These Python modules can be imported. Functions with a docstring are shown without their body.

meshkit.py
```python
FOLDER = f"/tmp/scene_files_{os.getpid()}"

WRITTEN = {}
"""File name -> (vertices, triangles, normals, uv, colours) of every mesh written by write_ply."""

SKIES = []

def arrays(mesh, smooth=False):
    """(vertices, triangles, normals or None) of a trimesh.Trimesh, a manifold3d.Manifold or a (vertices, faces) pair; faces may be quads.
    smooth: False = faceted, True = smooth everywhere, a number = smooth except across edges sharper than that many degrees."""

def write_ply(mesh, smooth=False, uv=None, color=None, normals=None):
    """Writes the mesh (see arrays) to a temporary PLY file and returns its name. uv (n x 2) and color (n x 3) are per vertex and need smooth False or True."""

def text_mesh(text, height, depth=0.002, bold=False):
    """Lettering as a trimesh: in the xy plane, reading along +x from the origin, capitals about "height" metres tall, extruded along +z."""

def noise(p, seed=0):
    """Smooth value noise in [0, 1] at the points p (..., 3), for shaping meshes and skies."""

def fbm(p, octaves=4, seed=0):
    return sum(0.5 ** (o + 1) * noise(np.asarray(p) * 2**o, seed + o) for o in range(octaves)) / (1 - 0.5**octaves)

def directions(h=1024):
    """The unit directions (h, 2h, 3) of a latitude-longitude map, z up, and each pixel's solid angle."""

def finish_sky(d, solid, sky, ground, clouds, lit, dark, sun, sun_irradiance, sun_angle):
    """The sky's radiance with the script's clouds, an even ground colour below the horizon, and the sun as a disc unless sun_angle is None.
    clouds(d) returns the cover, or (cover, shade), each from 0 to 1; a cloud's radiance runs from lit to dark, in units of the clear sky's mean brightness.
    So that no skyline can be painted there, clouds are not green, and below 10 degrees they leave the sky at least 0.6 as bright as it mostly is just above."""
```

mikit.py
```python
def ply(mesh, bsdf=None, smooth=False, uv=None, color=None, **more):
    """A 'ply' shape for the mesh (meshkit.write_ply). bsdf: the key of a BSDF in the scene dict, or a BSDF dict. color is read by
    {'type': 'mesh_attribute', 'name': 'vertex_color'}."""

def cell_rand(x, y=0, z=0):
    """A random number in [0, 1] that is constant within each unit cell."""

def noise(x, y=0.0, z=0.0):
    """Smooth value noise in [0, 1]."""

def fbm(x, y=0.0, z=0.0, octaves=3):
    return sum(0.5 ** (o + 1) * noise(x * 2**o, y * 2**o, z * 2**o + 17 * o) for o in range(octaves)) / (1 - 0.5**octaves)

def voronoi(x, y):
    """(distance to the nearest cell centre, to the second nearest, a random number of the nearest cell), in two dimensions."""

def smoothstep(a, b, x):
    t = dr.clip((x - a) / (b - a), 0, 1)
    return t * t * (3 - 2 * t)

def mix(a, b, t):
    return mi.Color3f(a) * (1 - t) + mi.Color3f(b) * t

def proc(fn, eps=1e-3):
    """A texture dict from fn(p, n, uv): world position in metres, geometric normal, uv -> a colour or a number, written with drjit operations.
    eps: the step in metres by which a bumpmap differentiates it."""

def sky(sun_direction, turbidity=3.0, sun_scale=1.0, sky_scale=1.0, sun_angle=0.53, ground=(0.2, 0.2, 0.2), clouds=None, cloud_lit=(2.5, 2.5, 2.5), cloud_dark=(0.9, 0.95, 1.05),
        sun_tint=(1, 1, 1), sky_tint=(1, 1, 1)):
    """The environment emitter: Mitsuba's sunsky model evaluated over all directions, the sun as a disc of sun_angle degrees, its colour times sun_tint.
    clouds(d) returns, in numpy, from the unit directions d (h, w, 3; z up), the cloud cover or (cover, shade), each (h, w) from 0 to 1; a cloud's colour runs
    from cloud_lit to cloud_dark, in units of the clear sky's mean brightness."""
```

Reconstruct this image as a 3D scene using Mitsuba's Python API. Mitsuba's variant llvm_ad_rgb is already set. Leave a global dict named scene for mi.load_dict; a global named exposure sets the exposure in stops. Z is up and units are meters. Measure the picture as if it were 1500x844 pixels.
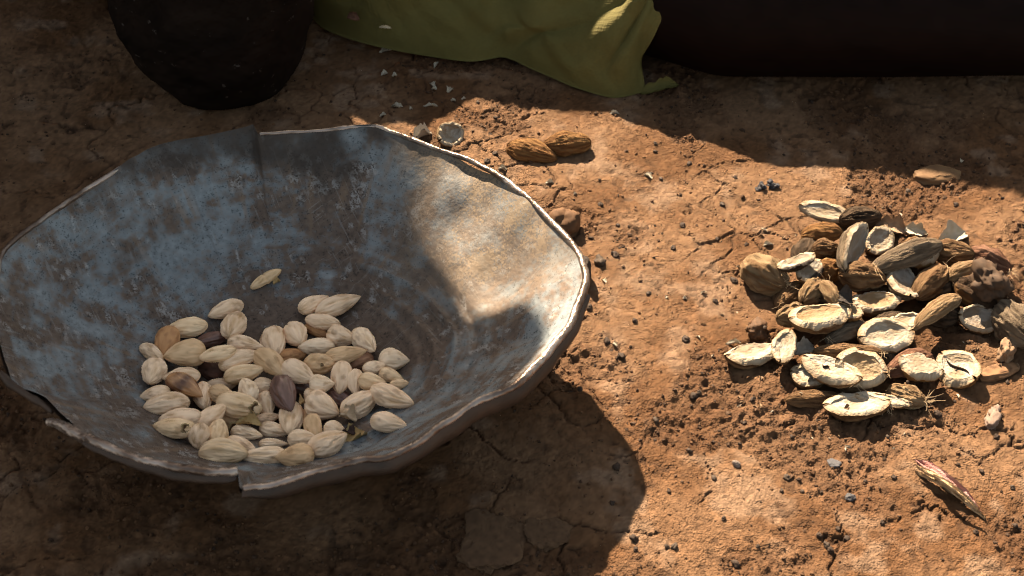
import math, numpy as np, trimesh, manifold3d as m3, mitsuba as mi, drjit as dr, mikit, meshkit
from mikit import noise, fbm, voronoi, smoothstep, mix, proc
from meshkit import fbm as nfbm, noise as nnoise
from scipy.spatial import cKDTree
from scipy.interpolate import RegularGridInterpolator
T = mi.ScalarTransform4f

# ------------------------------------------------------------------ camera, sky, exposure
HF, PITCH, DIST = math.radians(16), math.radians(40), 1.44
CAM = np.array([0, -DIST * math.cos(PITCH), DIST * math.sin(PITCH)])
FWD = np.array([0, math.cos(PITCH), -math.sin(PITCH)])
WALL_X = -0.50
SUN_ELEV, SUN_AZ = 42.0, 20.0          # azimuth: degrees left of straight behind
e_, a_ = math.radians(SUN_ELEV), math.radians(SUN_AZ)
SUN = [-math.sin(a_) * math.cos(e_), math.cos(a_) * math.cos(e_), math.sin(e_)]
exposure = 4.3
scene = {
    'camera': {'type': 'thinlens', 'fov': 32.0, 'fov_axis': 'x', 'aperture_radius': 0.0028, 'focus_distance': 1.44, 'near_clip': 0.05, 'far_clip': 500.0,
               'to_world': T().look_at(origin=CAM.tolist(), target=(CAM + FWD).tolist(), up=[0, 0, 1])},
    'sky': mikit.sky(SUN, turbidity=4, sky_scale=0.45, sun_angle=0.9, sun_tint=(1.0, 0.96, 0.90), sky_tint=(1.38, 1.0, 0.65), clouds=lambda d: 0.06, cloud_lit=(2.6, 2.45, 2.2), ground=(0.13, 0.07, 0.035)),
}
labels = {}

RT, UP = np.array([1.0, 0, 0]), np.cross([1.0, 0, 0], FWD)
def un(px, py, z=0.0):
    """Where the sight line through a pixel of the 1500 x 844 photograph meets the height z (used once, to survey where things stand)."""
    d = FWD + (px - 750) / 750 * math.tan(HF) * RT - (py - 422) / 750 * math.tan(HF) * UP
    return CAM + (z - CAM[2]) / d[2] * d
def scale_at(px, py, z=0.0):
    return np.dot(un(px, py, z) - CAM, FWD) * math.tan(HF) / 750

counts = {}
def numbered(name):
    n = counts.get(name, -1) + 1
    counts[name] = n
    return name if n == 0 else f'{name}_{n:03d}'
def tag(key, label=None, cat=None, group=None, kind=None):
    d = {k: v for k, v in (('label', label), ('category', cat), ('group', group), ('kind', kind)) if v}
    labels[key] = {**labels.get(key, {}), **d}
def put(key, mesh, bsdf, smooth=True, color=None, uv=None):
    if color is not None and bsdf in ('m_husk', 'm_pith', 'm_vertex', 'm_soil'): color = np.asarray(color) * .66     # overall level of the dry materials
    scene[key] = mikit.ply(mesh, bsdf, smooth=smooth, color=color, uv=uv)
    return key
def ico(n=1):
    return trimesh.creation.icosphere(subdivisions=n)
def tube(pts, rad, sides=8):
    p = np.asarray(pts, float); rad = np.broadcast_to(rad, (len(p),))
    t = np.gradient(p, axis=0); t /= np.linalg.norm(t, axis=1, keepdims=True) + 1e-12
    a = np.cross(t, [0.13, 0.21, 0.97]); a /= np.linalg.norm(a, axis=1, keepdims=True) + 1e-12
    b, an = np.cross(t, a), np.arange(sides) * 2 * np.pi / sides
    v = p[:, None] + rad[:, None, None] * (np.cos(an)[None, :, None] * a[:, None] + np.sin(an)[None, :, None] * b[:, None])
    n = len(p)
    f = []
    for i in range(n - 1):
        for j in range(sides):
            q = [i * sides + j, i * sides + (j + 1) % sides, (i + 1) * sides + (j + 1) % sides, (i + 1) * sides + j]
            f += [[q[0], q[1], q[2]], [q[0], q[2], q[3]]]
    v = np.vstack([v.reshape(-1, 3), p[:1], p[-1:]])
    for j in range(sides):
        f += [[n * sides, (j + 1) % sides, j], [n * sides + 1, (n - 1) * sides + j, (n - 1) * sides + (j + 1) % sides]]
    return v, np.array(f)
def grid_faces(nu, nv, wrap=False):
    i, j = np.meshgrid(np.arange(nu - 1), np.arange(nv if wrap else nv - 1), indexing='ij')
    a, b = i * nv + j, i * nv + (j + 1) % nv
    c, d = (i + 1) * nv + (j + 1) % nv, (i + 1) * nv + j
    return np.vstack([np.stack([a, b, c], -1).reshape(-1, 3), np.stack([a, c, d], -1).reshape(-1, 3)])
def rot(yaw=0, pitch=0, roll=0):
    cy, sy, cp, sp, cr, sr = math.cos(yaw), math.sin(yaw), math.cos(pitch), math.sin(pitch), math.cos(roll), math.sin(roll)
    Rz = np.array([[cy, -sy, 0], [sy, cy, 0], [0, 0, 1]]); Ry = np.array([[cp, 0, sp], [0, 1, 0], [-sp, 0, cp]]); Rx = np.array([[1, 0, 0], [0, cr, -sr], [0, sr, cr]])
    return Rz @ Ry @ Rx
def lerpc(a, b, t):
    t = np.clip(np.asarray(t), 0, 1)[..., None]
    return np.asarray(a) * (1 - t) + np.asarray(b) * t
def sstep(a, b, x):
    t = np.clip((x - a) / (b - a), 0, 1)
    return t * t * (3 - 2 * t)

# ------------------------------------------------------------------ materials
def vc(**k):
    return {'type': 'principled', 'base_color': {'type': 'mesh_attribute', 'name': 'vertex_color'}, **k}
def two(b):
    return {'type': 'twosided', 'bsdf': b}
scene['m_soil'] = two({'type': 'bumpmap', 'bsdf': vc(roughness=0.95, specular=0.15),
    'tex': proc(lambda p, n, uv: 0.6 * fbm(p.x * 420, p.y * 420, p.z * 420) + 0.7 * noise(p.x * 1100, p.y * 1100, p.z * 1100), eps=2e-4), 'scale': 0.0019})
scene['m_vertex'] = two(vc(roughness=0.8, specular=0.25))
scene['m_nut'] = two({'type': 'bumpmap', 'bsdf': vc(roughness=0.62, specular=0.35),
    'tex': proc(lambda p, n, uv: 0.7 * noise(uv.x * 9 + p.x * 60, uv.y * 60) + 0.4 * noise(p.x * 2200, p.y * 2200, p.z * 2200), eps=2e-4), 'scale': 0.0009})
scene['m_husk'] = two({'type': 'bumpmap', 'bsdf': vc(roughness=0.9, specular=0.15),
    'tex': proc(lambda p, n, uv: 0.8 * fbm(uv.x * 6, uv.y * 46) + 0.5 * noise(p.x * 1700, p.y * 1700, p.z * 1700), eps=2e-4), 'scale': 0.002})
scene['m_pith'] = two({'type': 'bumpmap', 'bsdf': vc(roughness=0.75, specular=0.25),
    'tex': proc(lambda p, n, uv: fbm(p.x * 700, p.y * 700, p.z * 700), eps=2e-4), 'scale': 0.0012})

def bowl_col(p, n, uv):
    # uv.x: angle / 2 pi, uv.y: 0 centre .. 1 rim
    big = fbm(p.x * 13, p.y * 13 + 3, p.z * 13, octaves=4)
    mid = fbm(p.x * 55 + 7, p.y * 55, p.z * 40, octaves=4)
    fine = fbm(p.x * 330, p.y * 330, p.z * 330, octaves=3)
    speck = noise(p.x * 1100, p.y * 1100, p.z * 900)
    ang, rad = uv.x * 6.2832, uv.y
    streak = fbm(uv.x * 150, uv.y * 5, 3.1, octaves=3)
    swirl = fbm(uv.x * 14 + 3, uv.y * 42, 1.7, octaves=4)
    blue = mix((0.155, 0.187, 0.215), (0.40, 0.455, 0.50), fine)
    brown = mix((0.075, 0.045, 0.03), (0.22, 0.145, 0.10), fine)
    low = 1 - smoothstep(0.30, 0.62, rad)
    g = smoothstep(0.43, 0.56, 0.26 * big + 0.32 * mid + 0.16 * swirl + 0.14 * fine + 0.14 * fbm(p.x * 150 + 3, p.y * 150, p.z * 110, octaves=4) + 0.13 * low)
    c = mix(blue, brown, g * 0.9)
    c = mix(c, mi.Color3f(0.30, 0.20, 0.13), smoothstep(0.62, 0.8, streak) * 0.5 * smoothstep(0.4, 0.7, rad))
    white = smoothstep(0.57, 0.72, 0.5 * mid + 0.5 * fbm(p.x * 210 + p.y * 60, p.y * 160, 8.0, octaves=3)) * smoothstep(0.35, 0.6, speck * 0.5 + fine * 0.5)
    c = mix(c, mi.Color3f(0.55, 0.57, 0.59), white * 0.6)
    c = c * mix(mi.Color3f(0.45), mi.Color3f(1), smoothstep(0.22, 0.42, speck * 0.6 + 0.4 * fine))
    scr = smoothstep(0.80, 0.88, noise(p.x * 900 + p.y * 520, p.y * 45 - p.x * 30, 2.0)) * smoothstep(0.45, 0.6, mid) + smoothstep(0.82, 0.9, noise(p.y * 900 - p.x * 610, p.x * 45 + p.y * 40, 6.0)) * smoothstep(0.5, 0.62, big)
    c = mix(c, mi.Color3f(0.52, 0.53, 0.54), dr.minimum(scr, 1) * 0.2)
    soot = smoothstep(0.84, 0.97, rad + 0.34 * (big - 0.5) + 0.22 * (mid - 0.5)) * smoothstep(-0.04, 0.03, p.y)
    c = mix(c, mi.Color3f(0.05, 0.042, 0.038), soot * 0.85)
    drip = smoothstep(0.66, 0.74, noise(uv.x * 210, 4.4, 0.3)) * smoothstep(0.45, 0.7, noise(uv.x * 210 + 9, uv.y * 5, 0.9)) * smoothstep(0.45, 0.6, rad)
    c = mix(c, mi.Color3f(0.07, 0.05, 0.045), drip * 0.25)
    # dry sandy dust caught on the dented right wall
    dx, dy = p.x - 0.005, p.y - 0.01
    film = (1 - smoothstep(0.05, 0.14, dr.sqrt(dx * dx + dy * dy))) * (0.15 + 0.75 * mid)
    c = mix(c, mi.Color3f(0.19, 0.16, 0.135), film)
    dust = smoothstep(0.50, 0.60, 0.6 * fbm(p.x * 45 + 1, p.y * 45, 0, octaves=3) + 0.4 * noise(p.x * 900, p.y * 900, p.z * 700)) * (1 - smoothstep(0.04, 0.12, dr.sqrt(dx * dx + dy * dy)))
    return mix(c, mi.Color3f(0.33, 0.25, 0.17), dust * 0.75) * 0.56
def bowl_rough(p, n, uv):
    return mi.Float(0.5 + 0.3 * fbm(p.x * 55 + 7, p.y * 55, p.z * 40, octaves=2))
scene['m_bowl'] = two({'type': 'bumpmap', 'bsdf': {'type': 'principled', 'base_color': proc(bowl_col), 'roughness': proc(bowl_rough), 'metallic': 0.25, 'specular': 0.35},
    'tex': proc(lambda p, n, uv: fbm(p.x * 300, p.y * 300, p.z * 300), eps=3e-4), 'scale': 0.0004})
scene['m_rim'] = two({'type': 'bumpmap', 'bsdf': {'type': 'principled', 'base_color': proc(lambda p, n, uv: mix((0.10, 0.072, 0.058), (0.34, 0.29, 0.26), smoothstep(0.3, 0.75, fbm(p.x * 60, p.y * 60, p.z * 100, octaves=4)))),
    'roughness': 0.36, 'metallic': 0.75}, 'tex': proc(lambda p, n, uv: fbm(p.x * 240, p.y * 240, p.z * 240), eps=3e-4), 'scale': 0.0016})
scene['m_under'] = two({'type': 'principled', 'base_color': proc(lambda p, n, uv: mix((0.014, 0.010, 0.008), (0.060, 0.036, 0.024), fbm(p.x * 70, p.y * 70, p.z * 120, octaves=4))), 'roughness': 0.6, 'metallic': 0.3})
scene['m_cloth'] = two({'type': 'bumpmap', 'bsdf': {'type': 'principled', 'base_color': proc(lambda p, n, uv: mix((0.060, 0.054, 0.017), (0.115, 0.102, 0.036), fbm(p.x * 30, p.y * 30, p.z * 30, octaves=4) * 0.7 + 0.3 * noise(p.x * 900, p.y * 900, p.z * 900))),
    'roughness': 0.9, 'sheen': 0.5, 'specular': 0.1}, 'tex': proc(lambda p, n, uv: noise(uv.x * 420, uv.y * 60) + noise(uv.x * 60, uv.y * 420), eps=3e-4), 'scale': 0.0004})
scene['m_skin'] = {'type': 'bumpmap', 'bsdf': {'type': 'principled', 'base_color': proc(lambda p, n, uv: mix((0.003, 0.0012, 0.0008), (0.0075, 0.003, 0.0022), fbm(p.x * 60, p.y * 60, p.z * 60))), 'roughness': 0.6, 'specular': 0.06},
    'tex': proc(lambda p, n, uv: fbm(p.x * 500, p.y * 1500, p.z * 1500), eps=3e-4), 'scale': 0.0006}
scene['m_stone'] = two({'type': 'bumpmap', 'bsdf': {'type': 'principled', 'base_color': proc(lambda p, n, uv: mix(mix((0.002, 0.0014, 0.0011), (0.014, 0.009, 0.0068), fbm(p.x * 45, p.y * 45, p.z * 45, octaves=4)), (0.07, 0.06, 0.055), 0.5 * smoothstep(0.78, 0.85, noise(p.x * 160, p.y * 160, p.z * 160) * 0.7 + 0.3 * noise(p.x * 600, p.y * 600, p.z * 600)))), 'roughness': 0.85, 'specular': 0.03},
    'tex': proc(lambda p, n, uv: fbm(p.x * 120, p.y * 120, p.z * 120, octaves=4), eps=5e-4), 'scale': 0.005})
scene['m_gloss'] = two(vc(roughness=0.35, specular=0.5, clearcoat=0.3))
scene['m_fibre'] = two({'type': 'diffuse', 'reflectance': {'type': 'rgb', 'value': [0.42, 0.32, 0.21]}})
scene['m_black'] = two({'type': 'diffuse', 'reflectance': {'type': 'rgb', 'value': [0.02, 0.015, 0.012]}})
scene['m_mud'] = two({'type': 'diffuse', 'reflectance': proc(lambda p, n, uv: mix((0.12, 0.07, 0.04), (0.20, 0.12, 0.07), fbm(p.x * 6, p.y * 6, p.z * 6, octaves=4)))})
scene['m_wrap'] = two({'type': 'principled', 'base_color': {'type': 'rgb', 'value': [0.10, 0.035, 0.03]}, 'roughness': 0.9, 'sheen': 0.4})
scene['m_hair'] = two({'type': 'principled', 'base_color': {'type': 'rgb', 'value': [0.012, 0.010, 0.009]}, 'roughness': 0.8})

# ------------------------------------------------------------------ ground
def axis(lo, hi, step, far):
    a = np.arange(lo, hi + step / 2, step)
    g = np.cumsum(step * 1.28 ** np.arange(1, 60)); g = g[g < far]
    return np.concatenate([(lo - g)[::-1], a, hi + g])
gx, gy = axis(-0.56, 0.56, 0.0013, 140), axis(-0.36, 0.46, 0.0016, 140)
X, Y = np.meshgrid(gx, gy, indexing='ij')
def cracks(X, Y, cell, seed, warp):
    r = np.random.default_rng(seed)
    n = int(1.6 / cell)
    cx, cy = np.meshgrid((np.arange(n) + .5) * cell - .8, (np.arange(n) + .5) * cell - .8)
    pts = np.stack([cx, cy], -1).reshape(-1, 2) + r.uniform(-.45, .45, (n * n, 2)) * cell
    w = np.stack([X + warp * (nfbm(np.stack([X * 30, Y * 30, X * 0 + seed], -1), 4) - .5), Y + warp * (nfbm(np.stack([X * 30, Y * 30, X * 0 + seed + 9], -1), 4) - .5)], -1)
    d, i = cKDTree(pts).query(w.reshape(-1, 2), k=2)
    return (d[:, 1] - d[:, 0]).reshape(X.shape), i[:, 0].reshape(X.shape), r.uniform(-1, 1, n * n)
P3 = np.stack([X, Y, X * 0], -1)
near = (np.abs(X) < 0.75) & (np.abs(Y) < 0.7)
H = 0.012 * (nfbm(P3 * 5, 3, 1) - .5) + 0.0045 * (nfbm(P3 * 22 + 3, 3, 2) - .5)
loose = sstep(0.53, 0.64, nfbm(P3 * 13 + 11, 5, 3)) * near
c1, i1, r1 = cracks(X, Y, 0.105, 4, 0.05)
c2, i2, r2 = cracks(X, Y, 0.036, 5, 0.03)
m1 = sstep(0.52, 0.66, nfbm(P3 * 9 + 5, 3, 6)); m2 = sstep(0.54, 0.68, nfbm(P3 * 11 + 25, 3, 7))
k1 = m1 * np.exp(-(c1 / 0.0015) ** 2) * near; k2 = m2 * np.exp(-(c2 / 0.0011) ** 2) * near
fine = nfbm(P3 * 150, 3, 8) - .5
grain = nfbm(P3 * 260, 2, 9) - .5
lump = np.clip(nfbm(P3 * 70 + 2, 3, 10) - .47, 0, 1)
H += near * (0.0014 * r2[i2] * (1 - loose) * sstep(0, 0.006, c2) * m2 - 0.0025 * loose + 0.0024 * fine * (0.5 + 1.2 * loose) + 0.0030 * grain * loose + 0.0016 * grain
             + 0.007 * lump * (0.30 + loose) - 0.0032 * k1 - 0.002 * k2)
pits = near * sstep(0.72, 0.80, nnoise(P3 * 170, 12)) * sstep(0.45, 0.6, nfbm(P3 * 20, 2, 13))
H -= 0.0006 * pits
flat = np.exp(-(((X + .17) ** 2 + (Y + .12) ** 2) / 0.13 ** 2) ** 2)
H = np.where(near, H, H * 1.0) * (1 - 0.9 * flat) - 0.001 * flat
H = np.where(near, H, np.clip(H, -.01, .02))
gcol = lerpc((0.20, 0.092, 0.036), (0.31, 0.165, 0.078), sstep(0.3, 0.7, nfbm(P3 * 16 + 40, 5, 14)))
gcol = lerpc(gcol, (0.38, 0.235, 0.135), sstep(0.56, 0.75, nfbm(P3 * 38 + 7, 4, 15)) * (1 - loose) * 0.7)
gcol = lerpc(gcol, (0.145, 0.068, 0.030), np.clip(0.65 * loose * (0.5 + 1.2 * (fine + .3)), 0, .8))
gcol = lerpc(gcol, (0.07, 0.035, 0.018), np.clip(0.8 * k1 + 0.7 * k2 + 0.5 * pits, 0, .9))
gcol = gcol * (0.74 + 0.52 * nnoise(P3 * 640, 16))[..., None] * (0.72 + 0.56 * nfbm(P3 * 160, 3, 17))[..., None]
gcol *= np.array([0.54, 0.585, 0.70])
gf = grid_faces(len(gx), len(gy))
gv = np.stack([X, Y, H], -1).reshape(-1, 3)
put('ground', (gv, gf), 'm_soil', True, gcol.reshape(-1, 3))
tag('ground', 'cracked reddish brown bare earth', kind='structure')
ground_z = RegularGridInterpolator((gx, gy), H, bounds_error=False, fill_value=0.0)

# a height field that things are set down on
FX0, FY0, FC, FNX, FNY = -0.6, -0.42, 0.002, 600, 460
fxs, fys = FX0 + FC * np.arange(FNX), FY0 + FC * np.arange(FNY)
field = ground_z(np.stack(np.meshgrid(fxs, fys, indexing='ij'), -1))
def bins(v):
    i = np.clip(np.rint((v[:, 0] - FX0) / FC).astype(int), 0, FNX - 1); j = np.clip(np.rint((v[:, 1] - FY0) / FC).astype(int), 0, FNY - 1)
    return i, j
def settle(verts, px, py, sink=96, lift=0.0):
    """Centre position at which the mesh (centred on the origin) rests on the field, on the sight line of its centre."""
    z = 0.02
    for _ in range(7):
        p = un(px, py, z)
        i, j = bins(verts + p)
        z = 0.5 * z + 0.5 * (np.percentile(field[i, j] - verts[:, 2], sink) + lift)
    return un(px, py, z)
def occupy(v):
    i, j = bins(v)
    np.maximum.at(field, (i, j), v[:, 2])

# ------------------------------------------------------------------ metal bowl
BC = np.array([-0.166, -0.118])
RIM = [(1.5,368),(33,342),(73,314),(117,285),(153,261),(186,241),(202,234),(222,221),(270,207),(315,200),(372,187),(377,198),(399,196),(444,193),(495,189),(552,184),(585,198),(630,215),(675,230),(714,248),(750,272),(783,299),(810,326),(840,362),(855,380),(858,410),(847,446),(833,482),(810,503),(791,528),(763,562),(726,578),(688,592),(682,602),(642,626),(616,648),(583,664),(557,674),(535,670),(488,683),(440,697),(396,712),(351,718),(348,690),(330,690),(294,692),(243,682),(182,665),(127,641),(81,597),(61,577),(15,561),(0,508),(-8,440)]
RZ = 0.10
def rim_height(th):
    return RZ + 0.006 * np.sin(th - 0.4) + 0.003 * np.sin(3 * th + 1)
rp = []
for x, y in RIM:
    p = un(x, y, RZ)
    for _ in range(3):
        p = un(x, y, rim_height(math.atan2(p[1] - BC[1], p[0] - BC[0])))
    rp.append(p)
rp = np.array(rp)
rth = np.unwrap(np.arctan2(rp[:, 1] - BC[1], rp[:, 0] - BC[0])[::-1])
for k in range(1, len(rth)):
    rth[k] = max(rth[k], rth[k - 1] + 0.006)
rrev = rp[::-1]
def rim_raw(th):
    t = rth[0] + np.mod(th - rth[0], 2 * np.pi)
    xs = np.append(rth, rth[0] + 2 * np.pi)
    return np.stack([np.interp(t, xs, np.append(rrev[:, k], rrev[0, k])) for k in range(3)], -1)
_q = np.linspace(-np.pi, np.pi, 2880, endpoint=False); _raw = rim_raw(_q)
_wk = np.exp(-(np.arange(-60, 61) / 22.0) ** 2); _wk /= _wk.sum()
_sm = np.stack([np.convolve(np.concatenate([_raw[-60:, c], _raw[:, c], _raw[:60, c]]), _wk, 'valid') for c in range(3)], -1)
_tear = np.zeros(len(_q))
for _p in ((349, 704), (374, 192), (194, 238)):
    _t = math.atan2(un(*_p, RZ)[1] - BC[1], un(*_p, RZ)[0] - BC[0])
    _tear = np.maximum(_tear, np.exp(-((np.mod(_q - _t + np.pi, 2 * np.pi) - np.pi) / .05) ** 2))
_sm = _sm * (1 - _tear[:, None]) + _raw * _tear[:, None]
_wob = nfbm(np.stack([np.cos(_q) * 9, np.sin(_q) * 9, _q * 0 + 4], -1), 3, 88) - .5
_sm[:, :2] = BC + (_sm[:, :2] - BC) * (1 + .014 * _wob)[:, None]
def rim_at(th):
    t = np.mod(th + np.pi, 2 * np.pi) - np.pi
    return np.stack([np.interp(t, np.append(_q, np.pi), np.append(_sm[:, c], _sm[0, c])) for c in range(3)], -1)
_g = np.linspace(-np.pi, np.pi, 1440, endpoint=False)
_r = rim_at(_g); _w = np.exp(-(np.arange(-90, 91) / 38.0) ** 2); _w /= _w.sum()
_s = np.stack([np.convolve(np.concatenate([_r[-90:, c], _r[:, c], _r[:90, c]]), _w, 'valid') for c in range(3)], -1)
def rim_smooth(th):
    return np.stack([np.interp(th, np.append(_g, np.pi), np.append(_s[:, c], _s[0, c])) for c in range(3)], -1)
def bowl_z(th, t):
    k = sstep(.55, 1, t)[..., None] ** 1.5
    R = rim_at(th) * k + rim_smooth(th) * (1 - k)
    z0 = 0.010
    g = 0.10 * t ** 2 + 0.90 * np.clip((t - 0.22) / 0.78, 0, 1) ** 1.75
    z = z0 + (R[..., 2] - z0) * g
    x, y = BC[0] + (R[..., 0] - BC[0]) * t, BC[1] + (R[..., 1] - BC[1]) * t
    q = np.stack([x, y, x * 0], -1)
    w = sstep(0.2, 0.6, t)
    z = z + w * 0.010 * (nfbm(q * 14, 3, 21) - .5) * (1 - 0.5 * sstep(.85, 1, t)) + 0.0016 * (nfbm(q * 45, 2, 22) - .5)
    for c, a, s in ((0.50, 0.0022, 0.014), (0.575, 0.0026, 0.013), (0.65, -0.0018, 0.016), (0.44, .0012, .012)):
        z = z + a * np.exp(-((t - c) / s) ** 2) * sstep(-0.3, 0.5, np.cos(th + 0.1))
    # dents of the right wall, the crease under the split sheet
    for (px, py, r, d) in ((700, 270, .020, .007), (660, 290, .018, -.006), (770, 340, .016, -.006), (800, 340, .018, .006), (740, 400, .030, .006), (690, 455, .03, -.005), (790, 440, .025, -.006), (600, 290, .02, .005), (565, 200, .022, -.006), (250, 300, .04, -.006), (120, 380, .04, .006)):
        c = un(px, py, 0.075)
        z = z - d * np.exp(-((x - c[0]) ** 2 + (y - c[1]) ** 2) / r ** 2)
    a0, a1 = un(374, 190, .10), un(387, 243, .075)
    ax = (a1 - a0)[:2]; ln = np.linalg.norm(ax); ax /= ln
    s = ((x - a0[0]) * ax[0] + (y - a0[1]) * ax[1]) / ln
    o = (x - a0[0]) * -ax[1] + (y - a0[1]) * ax[0]
    z = z + 0.0045 * np.clip(1.05 - s, 0, 1) ** .5 * sstep(-.3, 0, s) * sstep(-0.0012, 0.0008, -o) * np.exp(-np.clip(-o, 0, 1) / 0.035) 
    return x, y, z
NTH, NT = 900, 130
th = np.linspace(-np.pi, np.pi, NTH, endpoint=False)
tt = np.linspace(0.0, 1, NT) ** 0.8
tt[0] = 1e-4
TH, TT = np.meshgrid(th, tt, indexing='ij')
bx, by, bz = bowl_z(TH, TT)
bv = np.stack([bx, by, bz], -1)
uv = np.stack([np.broadcast_to(TH / (2 * np.pi) + .5, bx.shape), TT], -1)
fw = grid_faces(NTH, NT)
last = np.stack([np.full(NT - 1, NTH - 1) * NT + np.arange(NT - 1), np.arange(NT - 1), np.arange(1, NT), (NTH - 1) * NT + np.arange(1, NT)], -1)
fw = np.vstack([fw, last[:, [0, 3, 2]], last[:, [0, 2, 1]]])
fw = fw[:, ::1]
def up_facing(v, f):
    n = np.cross(v[f[:, 1]] - v[f[:, 0]], v[f[:, 2]] - v[f[:, 0]])
    return f if n[:, 2].sum() > 0 else f[:, ::-1]
fi = up_facing(bv.reshape(-1, 3), fw)
put('metal_bowl', (bv.reshape(-1, 3), fi), 'm_bowl', True, uv=uv.reshape(-1, 2))
tag('metal_bowl', 'large battered grey metal bowl holding pale shelled nuts', 'bowl')
# the underside: the same sheet, 2 mm lower and outward
out = bv.copy(); out[..., 2] -= 0.0022
rad = np.stack([bx - BC[0], by - BC[1]], -1); rad /= np.linalg.norm(rad, axis=-1, keepdims=True) + 1e-9
out[..., :2] += rad * (0.0018 * sstep(.2, .9, TT))[..., None]
put('metal_bowl__underside', (out.reshape(-1, 3), fi[:, ::-1]), 'm_under', True)
tag('metal_bowl__underside')
# rolled rim in lengths, and the turned-down lip of the near side
def th_of(px, py):
    p = un(px, py, RZ)
    return math.atan2(p[1] - BC[1], p[0] - BC[0])
def rim_run(p0, p1, r0, r1, n, seed, drop=0.0):
    a, b = th_of(*p0), th_of(*p1)
    if b > a: b -= 2 * np.pi          # clockwise in the picture
    ths = np.linspace(a, b, n)
    pts = rim_at(ths)
    k = np.ones(5) / 5
    for c in range(3):
        pts[2:-2, c] = np.convolve(pts[:, c], k, 'valid')
    w = nfbm(np.stack([ths * 7, ths * 0 + seed, ths * 0], -1), 3, seed)
    dirs = np.stack([np.cos(ths), np.sin(ths), ths * 0], -1)
    pts = pts + dirs * 0.0005 + (w[:, None] - .5) * 0.0016 * np.array([.3, .3, 1])
    return pts, np.interp(np.linspace(0, 1, n), [0, .5, 1], [r0, (r0 + r1) / 2, r1]) * (0.78 + 0.44 * w), dirs
runs = [((-2, 500), (184, 243), .0016, .0022, 260, 31), ((204, 233), (371, 188), .0018, .0014, 140, 32), ((380, 198), (552, 184), .0012, .0022, 140, 33), ((552, 184), (856, 395), .0020, .0028, 330, 34),
        ((856, 395), (353, 718), .0030, .0024, 520, 35), ((346, 690), (127, 641), .0028, .0032, 240, 37)]
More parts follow.
